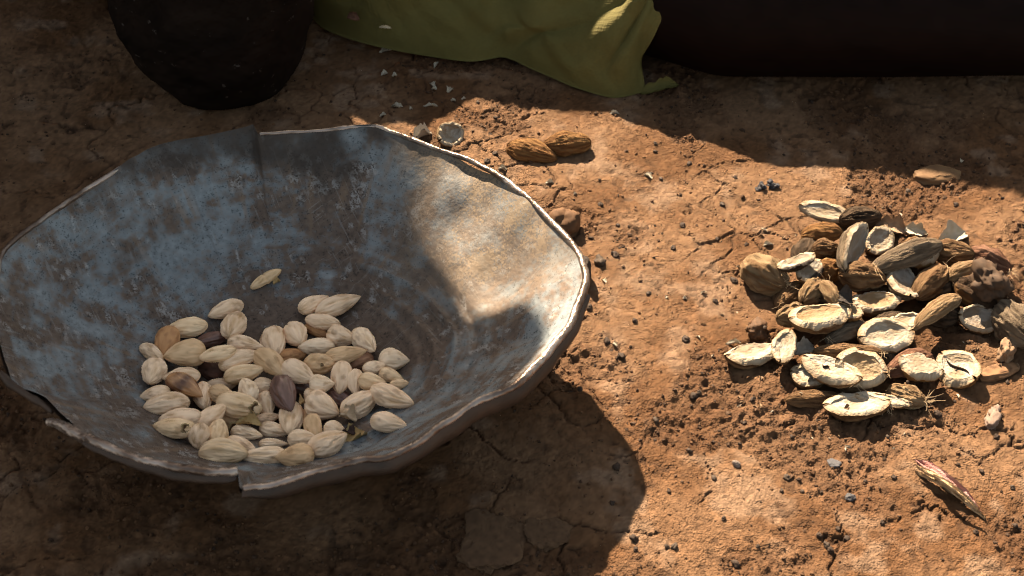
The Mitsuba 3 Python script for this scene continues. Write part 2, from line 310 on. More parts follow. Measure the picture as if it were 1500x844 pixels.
for p0, p1, r0, r1, n, sd in runs:
    pts, rr, _ = rim_run(p0, p1, r0, r1, n, sd)
    k = numbered('metal_bowl__rolled_rim')
    put(k, tube(pts, rr, 10), 'm_rim')
tag('metal_bowl__rolled_rim')
# torn strip hanging by the hole at the left
def tube_px(name, pts, z, r, bs, seed=0):
    p = np.array([un(x, y, zz) for (x, y), zz in zip(pts, np.broadcast_to(z, (len(pts),)))])
    s = np.linspace(0, len(p) - 1, len(p) * 8)
    q = np.stack([np.interp(s, np.arange(len(p)), p[:, c]) for c in range(3)], -1)
    w = nfbm(np.stack([s * 2, s * 0 + seed, s * 0], -1), 3, seed)
    put(numbered(name), tube(q, np.interp(s, np.arange(len(p)), np.broadcast_to(r, (len(p),))) * (.6 + .8 * w), 9), bs)
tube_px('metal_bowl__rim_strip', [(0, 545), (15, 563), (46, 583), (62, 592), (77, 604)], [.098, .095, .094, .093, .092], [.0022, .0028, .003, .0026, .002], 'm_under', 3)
tube_px('metal_bowl__rim_strip', [(70, 618), (82, 620), (99, 628), (127, 644), (160, 659)], [.092, .094, .096, .097, .097], [.002, .0038, .0038, .0036, .0026], 'm_rim', 5)
tag('metal_bowl__rim_strip', 'torn dark rim strip beside the hole')
def lip(p0, p1, depth, n, seed):
    pts, rr, dirs = rim_run(p0, p1, .003, .003, n, seed)
    s = np.linspace(0, 1, n)
    d = depth * np.interp(s, [0, .08, .5, .92, 1], [.3, .8, 1, .8, .3]) * (0.7 + 0.6 * nfbm(np.stack([s * 7, s * 0, s * 0 + seed], -1), 3, seed))
    rows = []
    for j, f in enumerate(np.linspace(0, 1, 7)):
        rows.append(pts + dirs * (0.0022 + 0.003 * f - 0.002 * f * f)[..., None] if False else pts + dirs * (0.0022 + 0.0035 * math.sin(f * 2.6)) - np.array([0, 0, 1.0]) * (d * f)[:, None])
    for j, f in enumerate(np.linspace(1, 0, 7)):
        rows.append(pts + dirs * (0.0008 + 0.0035 * math.sin(f * 2.6)) - np.array([0, 0, 1.0]) * (d * f)[:, None])
    v = np.stack(rows, 1)
    return v.reshape(-1, 3), grid_faces(n, 14)
for p0, p1, dp, n, sd in (((853, 430), (353, 718), .014, 340, 42), ((346, 690), (127, 641), .007, 140, 43)):
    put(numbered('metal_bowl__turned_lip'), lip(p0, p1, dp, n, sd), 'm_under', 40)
occupy(bv[:, :].reshape(-1, 3))
# inside the bowl the field must be the sheet itself, finely sampled
FXg, FYg = np.meshgrid(fxs, fys, indexing='ij')
fth = np.arctan2(FYg - BC[1], FXg - BC[0]); fr = rim_at(fth)
ft = np.hypot(FXg - BC[0], FYg - BC[1]) / np.hypot(fr[..., 0] - BC[0], fr[..., 1] - BC[1])
field = np.where(ft < 1, bowl_z(fth, np.clip(ft, 1e-4, 1))[2], np.where(ft < 1.03, np.maximum(field, RZ), field))

# ------------------------------------------------------------------ nuts
NUTC = {'c': ((0.56, 0.39, 0.21), (0.90, 0.75, 0.55)), 'w': ((0.62, 0.46, 0.27), (0.92, 0.80, 0.60)), 'y': ((0.55, 0.39, 0.20), (0.87, 0.71, 0.47)), 't': ((0.48, 0.32, 0.16), (0.74, 0.56, 0.34)),
        'o': ((0.33, 0.17, 0.075), (0.48, 0.28, 0.13)), 'b': ((0.20, 0.11, 0.065), (0.34, 0.20, 0.12)), 'p': ((0.105, 0.060, 0.050), (0.19, 0.115, 0.095)), 'k': ((0.035, 0.018, 0.014), (0.10, 0.05, 0.035))}
NUTC = {k: tuple(np.array(c) * (1.04, .955, .93) for c in v) for k, v in NUTC.items()}
def nut_mesh(L, W, Th, seed, kind, keel=0.0, tip=0.8, wr=1.0):
    r = np.random.default_rng(seed); wr = wr * r.uniform(.6, 1.5)
    nu, nv = 52, 68
    s = (1 - np.cos(np.linspace(0, np.pi, nu))) / 2
    s = np.clip(s, 0.0008, 0.9992)
    e0, e1 = r.uniform(.42, .55), tip * r.uniform(.85, 1.15)
    prof = s ** e0 * (1 - s) ** e1
    prof /= prof.max()
    ph = np.linspace(0, 2 * np.pi, nv, endpoint=False)
    S, PH = np.meshgrid(s, ph, indexing='ij')
    ridge = 1 - np.abs(2 * nfbm(np.stack([np.cos(PH) * 2.3 + seed * 3.1, np.sin(PH) * 2.3, S * 1.5], -1), 3, seed) - 1)
    wob = nfbm(np.stack([np.cos(PH) * .8 + seed, np.sin(PH) * .8, S * 1.7], -1), 2, seed + 5) - .5
    d = 1 + wr * (0.20 * (ridge - .75)) + 0.20 * wob
    d += keel * (np.exp(-((PH - np.pi / 2) / .16) ** 2) + np.exp(-((PH - 3 * np.pi / 2) / .16) ** 2))
    w2 = 1 - np.abs(2 * nfbm(np.stack([np.cos(PH) * 5 + seed * 1.7, np.sin(PH) * 5, S * 2.5], -1), 3, seed + 9) - 1)
    d = d + wr * .13 * (w2 - .75)
    ridge = .6 * ridge + .4 * w2
    R = prof[:, None] * d
    bend = 0.05 * L * r.uniform(-1, 1) * np.sin(np.pi * S)
    v = np.stack([(S - .5) * L, np.cos(PH) * R * W / 2 + bend, np.sin(PH) * R * Th / 2], -1)
    lo, hi = NUTC[kind]
    g = 0.5 * nfbm(np.stack([np.cos(PH) * 2 + seed, np.sin(PH) * 2, S * 3], -1), 3, seed + 2) + 0.55 * ridge - 0.02
    col = lerpc(lo, hi, sstep(.35, .85, g))
    col = lerpc(col, np.array(lo) * (0.50, 0.40, 0.30), sstep(.56, .72, nfbm(np.stack([np.cos(PH) * 1.6 + seed * 7, np.sin(PH) * 1.6, S * 3.2], -1), 3, seed + 4)) * .5)
    end = np.exp(-((1 - S) / .06) ** 2) + .7 * np.exp(-(S / .05) ** 2)
    col = lerpc(col, np.array(lo) * .75, end * .6) * r.uniform(.92, 1.06)
    uv = np.stack([S, PH / (2 * np.pi)], -1)
    f = grid_faces(nu, nv, True)
    return v.reshape(-1, 3), f, col.reshape(-1, 3), uv.reshape(-1, 2)
def orient(ax, ay, bx_, by_, z=0.02, k=0.75):
    """(pixel centre, yaw, length) of a lying thing from the two ends of its long axis."""
    cx, cy = (ax + bx_) / 2, (ay + by_) / 2
    sc = scale_at(cx, cy, z)
    dx, dy = (bx_ - ax) * sc, -(by_ - ay) * sc / k
    return cx, cy, math.atan2(dy, dx), math.hypot(dx, dy), sc
def lay(verts, R, cx, cy, sink=95, lift=0.0):
    v = verts @ R.T
    p = settle(v, cx, cy, sink, lift)
    w = v + p
    occupy(w)
    return w
# long axis from blunt end to tip and width, surveyed in an enlargement of the photograph (2.637 times, from 180, 380)
NUTS = [
 (695,258,800,298,48,'o',.0,'wrinkled brownish nut half hidden below the three uppermost nuts on the right'),
 (700,575,716,660,46,'t',.0,'narrow tan nut peeping out left of the big double nut'),
 (722,610,768,705,62,'t',.0,'smooth brownish nut under the big double nut'),
 (385,610,440,655,58,'t',.0,'pinkish tan nut almost buried below the nut with a torn hole'),
 (610,470,738,510,80,'p',.0,'purple brown nut just right of the dark split nut'),
 (800,520,885,560,72,'p',.0,'dark purple brown nut between the big double nut and the cracked nut'),
 (955,378,870,415,72,'b',.0,'mid brown round nut near the right end of the heap, below a pointed nut'),
 (395,440,297,420,78,'k',.0,'charred black brown nut in the left half of the heap'),
 (388,300,275,328,62,'p',.0,'dull purple brown nut behind the heap, beside the round tan nut'),
 (320,490,440,480,52,'c',.0,'slim pale nut right of the glossy orange brown nut'),
 (605,385,703,368,70,'o',.0,'brown deeply wrinkled nut in the middle of the heap'),
 (340,160,460,0,0,'',0,''),
 (462,160,332,232,64,'c',.05,'pale oval nut standing farthest up on the left of the heap'),
 (430,200,424,315,92,'c',.0,'pale pear shaped nut pointing down, just below the uppermost left nut'),
 (312,250,185,280,72,'y',.08,'yellowish nut with a chipped end behind the orange tan nuts'),
 (178,272,168,372,88,'o',.0,'orange brown upright nut at the left back of the heap'),
 (50,328,174,398,52,'c',.0,'slender pale nut, leftmost of the whole heap'),
 (305,352,172,380,104,'t',.06,'large round tan nut with ribs at the left back'),
 (425,352,305,378,60,'y',.0,'pale nut with a brown stain right of the large round tan nut'),
 (410,318,542,340,62,'c',.0,'pale nut lying just below the pear shaped nut'),
 (385,415,517,365,70,'c',.05,'pale ribbed nut above the nut with a long furrow, left of centre'),
 (405,455,535,425,76,'y',.06,'pale nut with a long furrow left of centre'),
 (578,266,596,376,86,'c',.0,'pale pear shaped nut at the middle of the back edge, tip down'),
 (518,362,622,450,84,'t',.05,'pale nut with an orange brown stripe along its side'),
 (645,248,692,342,82,'c',.08,'pale keeled nut standing at the back, left of the half hidden brownish nut'),
 (690,208,790,132,62,'c',.0,'narrow pale nut, left one of the two uppermost on the right'),
 (756,205,908,150,80,'c',.05,'large pale pointed nut, right one of the two uppermost on the right'),
 (698,225,846,256,60,'c',.0,'long pale nut lying below the two uppermost right nuts'),
 (808,330,688,345,74,'w',.0,'whitish smooth nut right of centre pointing left'),
 (800,285,896,312,88,'c',.0,'stout pale nut with a split side near the back right'),
 (895,268,972,368,74,'w',.05,'whitish pink veined nut at the right back edge'),
 (788,392,934,350,72,'t',.0,'long tan nut pointing right below the stout split nut'),
 (705,412,810,406,80,'t',.0,'round tan nut with a small black hole'),
 (628,405,735,468,78,'c',.0,'pale finely wrinkled nut above the purple brown nut'),
 (1005,395,1092,388,90,'w',.0,'ball shaped whitish nut at the far right end of the heap'),
 (933,425,1007,408,52,'w',.0,'small whitish lumpy nut left of the ball shaped nut'),
 (998,440,1078,460,52,'y',.0,'small yellowish knobbly nut just below the ball shaped nut'),
 (1035,490,1098,475,40,'y',.0,'small pale broken nut piece at the right end of the heap'),
 (842,410,840,504,76,'c',.0,'upright pale nut right of the small round nut'),
 (898,438,902,516,56,'c',.0,'thin upright pale nut between the upright nut and the keeled small nut'),
 (918,468,1012,480,64,'y',.12,'small keeled nut with an open seam on the right of the heap'),
 (735,482,806,478,74,'w',.0,'small round whitish nut beside the dark purple nuts'),
 (510,492,588,484,70,'w',.0,'short whitish ribbed nut left of the dark split nut'),
 (502,545,460,462,66,'w',.08,'flat whitish keeled nut near the middle of the heap'),
 (545,522,570,598,72,'w',.0,'plump pale nut below the short whitish ribbed nut'),
 (122,385,118,490,86,'c',.0,'pale upright nut at the left edge of the heap'),
 (292,440,155,466,62,'c',.06,'pale nut behind the glossy orange brown nut'),
 (172,512,74,530,68,'c',.04,'small pale nut at the left edge below the upright one'),
 (240,545,98,578,84,'c',.0,'plump pale nut pointing left, third up from the lower left corner'),
 (292,605,154,620,76,'c',.0,'pale nut pointing left, second up from the lower left corner'),
 (300,468,330,586,66,'c',.06,'pale ribbed nut leaning beside the glossy orange brown nut'),
 (340,512,436,540,62,'t',.0,'tan nut behind the nut with a torn hole'),
 (302,648,380,564,80,'c',.0,'pale ribbed nut slanting up right in the lower left'),
 (265,655,128,642,80,'y',.0,'pale nut with a worm hole in the lower left corner of the heap'),
 (295,650,295,718,74,'c',.0,'small round bud like nut in the lower left'),
 (366,715,370,624,70,'y',.14,'upright nut with a sharp pale keel above the front ribbed nut'),
 (410,655,550,690,56,'w',.0,'long pale nut in the lower middle, above the front row'),
 (402,700,515,738,56,'c',.0,'pale nut between the front ribbed nut and the long pale nut'),
 (512,622,602,604,44,'c',.0,'thin pale nut piece in the lower middle under the plump nut'),
 (535,650,640,670,60,'w',.0,'whitish oval nut left of the tall upright nut'),
 (512,718,655,708,48,'w',.06,'flat pale nut lying just behind the front row'),
 (642,548,655,682,88,'w',.0,'tall upright whitish nut in the lower middle'),
 (645,690,742,694,76,'w',.0,'smooth roundish pale nut behind the front row, right of the flat one'),
 (788,645,862,678,66,'w',.0,'pale nut with a black dot right of the covered brownish nut'),
 (620,755,470,768,76,'w',.06,'whitish pointed nut in the front row, second from its left'),
 (310,748,468,752,92,'y',.12,'large yellowish ribbed nut, front left of the heap'),
 (724,750,600,768,94,'t',.0,'round tan nut with a tip to the left in the front row'),
 (732,738,850,682,90,'c',.08,'stout keeled nut at the right end of the front row'),
 (860,590,975,515,86,'c',.10,'pale nut split by a long crack at the lower right'),
 (970,500,1112,560,82,'c',.0,'large wrinkled pale nut at the right edge of the heap'),
 (970,615,1090,652,72,'c',.0,'pointed pale nut lying alone to the right of the heap'),
 (710,530,770,520,60,'c',.0,'smaller pale nut joined behind the big double nut'),
 (720,545,828,592,100,'c',.0,'big smooth double nut right of the tall upright nut'),
 (376,545,526,578,92,'y',.0,'large pale nut with a torn hole at its right end'),
 (178,465,302,522,76,'G',.0,'glossy orange brown split nut lying on top at the left'),
 (600,462,655,580,90,'p',.10,'dark split nut with a hollow face on top of the heap'),
]
NZ = lambda x, y: (180 + x / 2.637, 380 + y / 2.637)
for k, (ax, ay, bx_, by_, w, kind, keel, lab) in enumerate(NUTS):
    if not lab: continue
    (ax, ay), (bx_, by_) = NZ(ax, ay), NZ(bx_, by_)
    r = np.random.default_rng(900 + k)
    cx, cy, yaw, L, sc = orient(ax, ay, bx_, by_)
    W = w / 2.637 * sc * 1.10
    L = min(max(L * 1.2, W * 1.25), W * 2.2)
    glossy = kind == 'G'
    v, f, col, uv_ = nut_mesh(L, W * 1.0, W * r.uniform(.78, .92), 50 + k, 'o' if glossy else kind, keel, r.uniform(.62, .95))
    steep = 0.30 if abs(math.sin(yaw)) > .75 else 0.12
    R = rot(yaw, r.uniform(-steep, steep), r.uniform(-.5, .5) if keel < .1 else r.uniform(.3, .8))
    if glossy: col = lerpc(col, (0.10, 0.04, 0.02), sstep(.35, .7, nfbm(v * 130, 2, 3)))
    late = k >= 69
    wv = lay(v, R, cx, cy, 84 if not late else 80)
    key = numbered('nut')
    put(key, (wv, f), 'm_gloss' if glossy or kind == 'p' else 'm_nut', True, col, uv_)
    tag(key, lab, 'nut', 'nuts in the metal bowl')
    if 'worm hole' in lab or 'torn hole' in lab or 'black hole' in lab or 'black dot' in lab:
        big = 0.0042 if 'torn' in lab else 0.0030 if 'worm' in lab else 0.0012
        c = wv.mean(0); side = R @ np.array([L * (.33 if 'torn' in lab else -.28 if 'worm' in lab else .1), 0, 0])
        d = CAM - c; d /= np.linalg.norm(d)
        near_ = wv[np.argmax(((wv - (c + side)) @ d) - 1.4 * np.linalg.norm((wv - (c + side)) - np.outer((wv - (c + side)) @ d, d), axis=1))]
        n = near_ - (c + 0.55 * side); n /= np.linalg.norm(n)
        a = np.cross(n, [0, 0, 1]); a /= np.linalg.norm(a); b = np.cross(n, a)
        an = np.linspace(0, 2 * np.pi, 18, endpoint=False); jr = big * (0.75 + 0.5 * r.random(18))
        ring = lambda q, h: near_ + n * h + np.outer(np.cos(an) * jr * q, a) + np.outer(np.sin(an) * jr * q, b)
        hv = np.vstack([ring(1.15, -.0004), ring(1.0, .0006), ring(.75, .0003), ring(.3, -.0001), [near_ - n * .0002]])
        hf = np.vstack([grid_faces(4, 18, True), [[54 + (j + 1) % 18, 54 + j, 72] for j in range(18)]])
        hc = np.vstack([np.tile((.42, .30, .15), (36, 1)), np.tile((.16, .09, .04), (18, 1)), np.tile((.06, .03, .015), (19, 1))])
        put(key + '__hole', (hv, hf), 'm_vertex', True, hc)
# torn flakes of skin among the nuts
def flake(L, W, th, seed, lo, hi, curl=.5, nu=22, nv=12):
    s, t = np.meshgrid(np.linspace(0, 1, nu), np.linspace(-1, 1, nv), indexing='ij')
    e = np.stack([s * 4, t * 0 + seed, np.sign(t)], -1)
    half = W / 2 * (np.sin(np.pi * np.clip(s, .03, .97)) ** .55) * (0.55 + 0.9 * nfbm(np.stack([s * 5, np.sign(t) * 3 + seed, s * 0], -1), 3, seed))
    x = (s - .5) * L + L * .12 * (nfbm(np.stack([t * 3 + seed, s * 0, s * 0], -1), 2, seed + 1) - .5)
    y = t * half
    z = curl * (t * half) ** 2 / W * 2 + L * .10 * np.sin(s * np.pi) + .0016 * (nfbm(np.stack([s * 6 + seed, t * 4, s * 0], -1), 3, seed + 2) - .5) * (L / .02)
    topv, botv = np.stack([x, y, z + th / 2], -1).reshape(-1, 3), np.stack([x, y, z - th / 2], -1).reshape(-1, 3)
    v = np.vstack([topv, botv]); n = nu * nv
    f = grid_faces(nu, nv); f = np.vstack([f, f[:, ::-1] + n])
    idx = np.arange(n).reshape(nu, nv)
    loop = np.concatenate([idx[:, 0], idx[-1, 1:], idx[::-1, -1][1:], idx[0, ::-1][1:-1]])
    nx = np.roll(loop, -1)
    f = np.vstack([f, np.stack([loop, loop + n, nx + n], -1), np.stack([loop, nx + n, nx], -1)])
    v -= v.mean(0)
    c = lerpc(lo, hi, nfbm(np.stack([s * 9 + seed, t * 3, s * 0], -1), 3, seed + 3).reshape(-1) * 1.6 - .3)
    return v, f, np.vstack([c, c * .95])
def lay_flake(name, lab, cat, ax, ay, bx_, by_, w, lo, hi, seed, curl=.5, th=.0009, tilt=(0, 0), lift=0, group=None, bs='m_vertex', sink=80):
    cx, cy, yaw, L, sc = orient(ax, ay, bx_, by_)
    v, f, c = flake(L, w * sc * 1.25, th, seed, lo, hi, curl)
    wv = lay(v, rot(yaw, *tilt), cx, cy, sink, lift)
    key = numbered(name)
    put(key, (wv, f), bs, True, c)
    tag(key, lab, cat, group)
    return key
Y0, Y1 = (.50, .33, .13), (.74, .55, .28)
for (a, b, w, lab, lo, hi, sd) in [((437, 625), (532, 632), 42, 'torn yellowish skin flake among the nuts in the lower middle', Y0, Y1, 1),
    ((836, 592), (902, 614), 46, 'broken pale shell flake under the cracked nut', (.5, .36, .22), (.72, .58, .42), 2), ((862, 702), (938, 662), 66, 'open yellowish skin cup at the lower right of the heap', Y0, Y1, 3),
    ((682, 555), (703, 545), 26, 'tiny orange skin crumb above the narrow tan nut', (.42, .24, .09), (.6, .4, .2), 4), ((582, 92), (606, 76), 20, 'small yellow flake beside the broken husk up on the bowl wall', Y0, Y1, 6),
    ((850, 655), (895, 672), 30, 'dark skin scrap beside the open yellowish skin cup', (.04, .025, .02), (.1, .06, .05), 7)]:
    lay_flake('skin_flake', lab, 'nut skin', *NZ(*a), *NZ(*b), w / 2.637, lo, hi, 300 + sd, curl=1.2)

# ------------------------------------------------------------------ heap of husks
BR = {'brown': ((.13, .066, .030), (.38, .235, .125)), 'grey': ((.13, .095, .065), (.36, .28, .20)), 'orange': ((.20, .088, .030), (.46, .25, .10)), 'dark': ((.05, .033, .022), (.17, .115, .075)), 'tan': ((.27, .165, .085), (.52, .37, .22)), 'red': ((.17, .075, .045), (.40, .22, .15))}
IN = {'white': ((.68, .58, .45), (.92, .86, .76)), 'cream': ((.60, .43, .25), (.76, .60, .41)), 'grey': ((.50, .43, .36), (.68, .61, .54)), 'tan': ((.42, .26, .13), (.62, .43, .26))}
def shell_mesh(L, W, D, seed, outer, inner, psi=(-90, 90), th=.12, jag=.10, blunt=.55, hollow=.5):
    """A trough of nut shell, long axis x, open towards +z: (outer husk, pale lining with the broken edge), each (v, f, colour, uv)."""
    nu, nv = 40, 30
    s = np.clip((1 - np.cos(np.linspace(0, np.pi, nu))) / 2, .002, .998)
    prof = (s * (1 - s)) ** blunt; prof /= prof.max()
    q = np.linspace(0, 1, nv)
    S, Q = np.meshgrid(s, q, indexing='ij')
    e0 = nfbm(np.stack([s * 7 + seed, s * 0, s * 0], -1), 4, seed) - .5
    e1 = nfbm(np.stack([s * 7 + seed, s * 0 + 7, s * 0], -1), 4, seed) - .5
    p0, p1 = math.radians(psi[0]) + e0 * jag * 3.2, math.radians(psi[1]) + e1 * jag * 3.2
    PSI = p0[:, None] * (1 - Q) + p1[:, None] * Q
    rib = .5 * nfbm(np.stack([np.sin(PSI) * 8 + seed, np.cos(PSI) * 8, S * 2.6], -1), 4, seed + 1) + .5 * nfbm(np.stack([np.sin(PSI) * 4 + seed, np.cos(PSI) * 4, S * 9], -1), 4, seed + 11) - .5
    lumps = nfbm(np.stack([np.sin(PSI) * 1.6 + seed, np.cos(PSI) * 1.6, S * 3], -1), 3, seed + 2) - .5
    R = prof[:, None] * (1 + .34 * rib + .36 * lumps)
    X_ = (S - .5) * L * (1 + .08 * lumps)
    outv = np.stack([X_, np.sin(PSI) * R * W / 2, -np.cos(PSI) * R * D], -1)
    t = th * W * (0.7 + .6 * nfbm(np.stack([S * 5 + seed, Q * 5, S * 0], -1), 2, seed + 3))
    wave = nfbm(np.stack([S * 5 + seed, Q * 3, S * 0 + 4], -1), 3, seed + 6) - .5
    Ri = 1 - t / (W / 2 * np.maximum(prof[:, None], .25)) + .10 * wave
    inv = np.stack([X_ * (1 - 1.5 * th), np.sin(PSI) * R * W / 2 * Ri, -np.cos(PSI) * (R * D) * (Ri - .02) * hollow], -1)
    inv[..., 2] = np.maximum(inv[..., 2], outv[..., 2] + .0006)
    mid0, mid1 = (outv[:, :1] + inv[:, :1]) / 2, (outv[:, -1:] + inv[:, -1:]) / 2
    bump = np.array([0, 0, 1.0]) * (np.random.default_rng(seed).normal(0, .00025, (nu, 1, 1)) + .0004)
    nei = np.concatenate([outv[:, :1], mid0 + bump, inv, mid1 + bump[::-1], outv[:, -1:]], 1)
    lo, hi = BR[outer]
    g = nfbm(np.stack([np.sin(PSI) * 9 + seed, np.cos(PSI) * 9, S * 2.2], -1), 4, seed + 4)
    oc = lerpc(lo, hi, sstep(.3, .72, g + .25 * rib))
    li, hi_ = IN[inner]
    ni = nei.shape[1]
    S2, Q2 = np.meshgrid(s, np.linspace(0, 1, ni), indexing='ij')
    g2 = nfbm(np.stack([S2 * 4 + seed, Q2 * 4, S2 * 0], -1), 4, seed + 5)
    ic = lerpc(li, hi_, sstep(.35, .62, g2))
    veins = sstep(.72, .8, 1 - np.abs(2 * nfbm(np.stack([S2 * 3 + seed, Q2 * 9, S2 * 0], -1), 3, seed + 8) - 1)) * .25
    ic = lerpc(ic, np.array(li) * .6, veins)
    stain = sstep(.50, .66, nfbm(np.stack([S2 * 2.6 + seed * 3, Q2 * 3, S2 * 0 + 5], -1), 4, seed + 15))
    ic = lerpc(ic, np.array(li) * (.72, .60, .46), stain * .7) * .93
    rimw = (np.abs(Q2 - .5) > .5 - 2.2 / ni) | (S2 < .05) | (S2 > .95)
    ic = np.where(rimw[..., None], lerpc((.33, .265, .185), (.49, .44, .36), g2), ic)
    ic = lerpc(ic, (.22, .14, .08), sstep(.56, .70, nfbm(np.stack([S2 * 11 + seed, Q2 * 14, S2 * 0], -1), 3, seed + 16)) * .45)
    edge = (np.abs(Q2 - .5) > .499) | (S2 < .01) | (S2 > .99)
    ic = np.where(edge[..., None], lerpc((.20, .12, .06), (.34, .25, .15), g2), ic)
    uvo, uvi = np.stack([S, PSI / 6.28], -1), np.stack([S2, Q2], -1)
    fo, fi_ = grid_faces(nu, nv), grid_faces(nu, ni)
    fl = lambda a: a.reshape(-1, a.shape[-1])
    return (fl(outv), fo, fl(oc), fl(uvo)), (fl(nei), fi_[:, ::-1], fl(ic), fl(uvi))
def whole_mesh(L, W, Th, seed, outer, fib=1.0):
    nu, nv = 60, 76
    s = np.clip((1 - np.cos(np.linspace(0, np.pi, nu))) / 2, .002, .998)
    prof = s ** .5 * (1 - s) ** .62; prof /= prof.max()
    ph = np.linspace(0, 2 * np.pi, nv, endpoint=False)
    S, PH = np.meshgrid(s, ph, indexing='ij')
    rib = .6 * nfbm(np.stack([np.cos(PH) * 8 + seed, np.sin(PH) * 8, S * 3], -1), 4, seed) + .4 * nfbm(np.stack([np.cos(PH) * 4 + seed, np.sin(PH) * 4, S * 9], -1), 4, seed + 1) - .5
    lumps = nfbm(np.stack([np.cos(PH) * 1.4 + seed, np.sin(PH) * 1.4, S * 3.2], -1), 3, seed + 2) - .5
    R = prof[:, None] * (1 + .50 * fib * rib + .55 * lumps)
    v = np.stack([(S - .5) * L * (1 + .10 * rib), np.cos(PH) * R * W / 2, np.sin(PH) * R * Th / 2 ], -1)
    lo, hi = BR[outer]
    g = nfbm(np.stack([np.cos(PH) * 8 + seed, np.sin(PH) * 8, S * 2.4], -1), 4, seed + 4)
    c = lerpc(lo, hi, sstep(.3, .7, g + .35 * rib))
    uv = np.stack([S, PH / (2 * np.pi)], -1)
    return v.reshape(-1, 3), grid_faces(nu, nv, True), c.reshape(-1, 3), uv.reshape(-1, 2)
def fibres(base, direction, n, ln, seed, spread=.6, rad=.00028):
    r = np.random.default_rng(seed)
    vs, fs, at = [], [], 0
    for _ in range(n):
        d = np.asarray(direction) + r.normal(0, spread, 3); d /= np.linalg.norm(d)
        p = np.asarray(base) + r.normal(0, .0015, 3); w = r.normal(0, 1, 3) * .35
        l = ln * r.uniform(.5, 1.2)
        t = np.linspace(0, 1, 6)[:, None]
        v, f = tube(p + d * l * t + w * l * t * t, rad * np.linspace(1, .5, 6), 4)
        vs.append(v); fs.append(f + at); at += len(v)
    return np.vstack(vs), np.vstack(fs)
PZ = lambda x, y: (1040 + x / 2.28, 270 + y / 2.28)
BR = {k: tuple(np.array(c) * .54 for c in v) for k, v in BR.items()}; IN = {k: tuple(np.array(c) * .52 for c in v) for k, v in IN.items()}
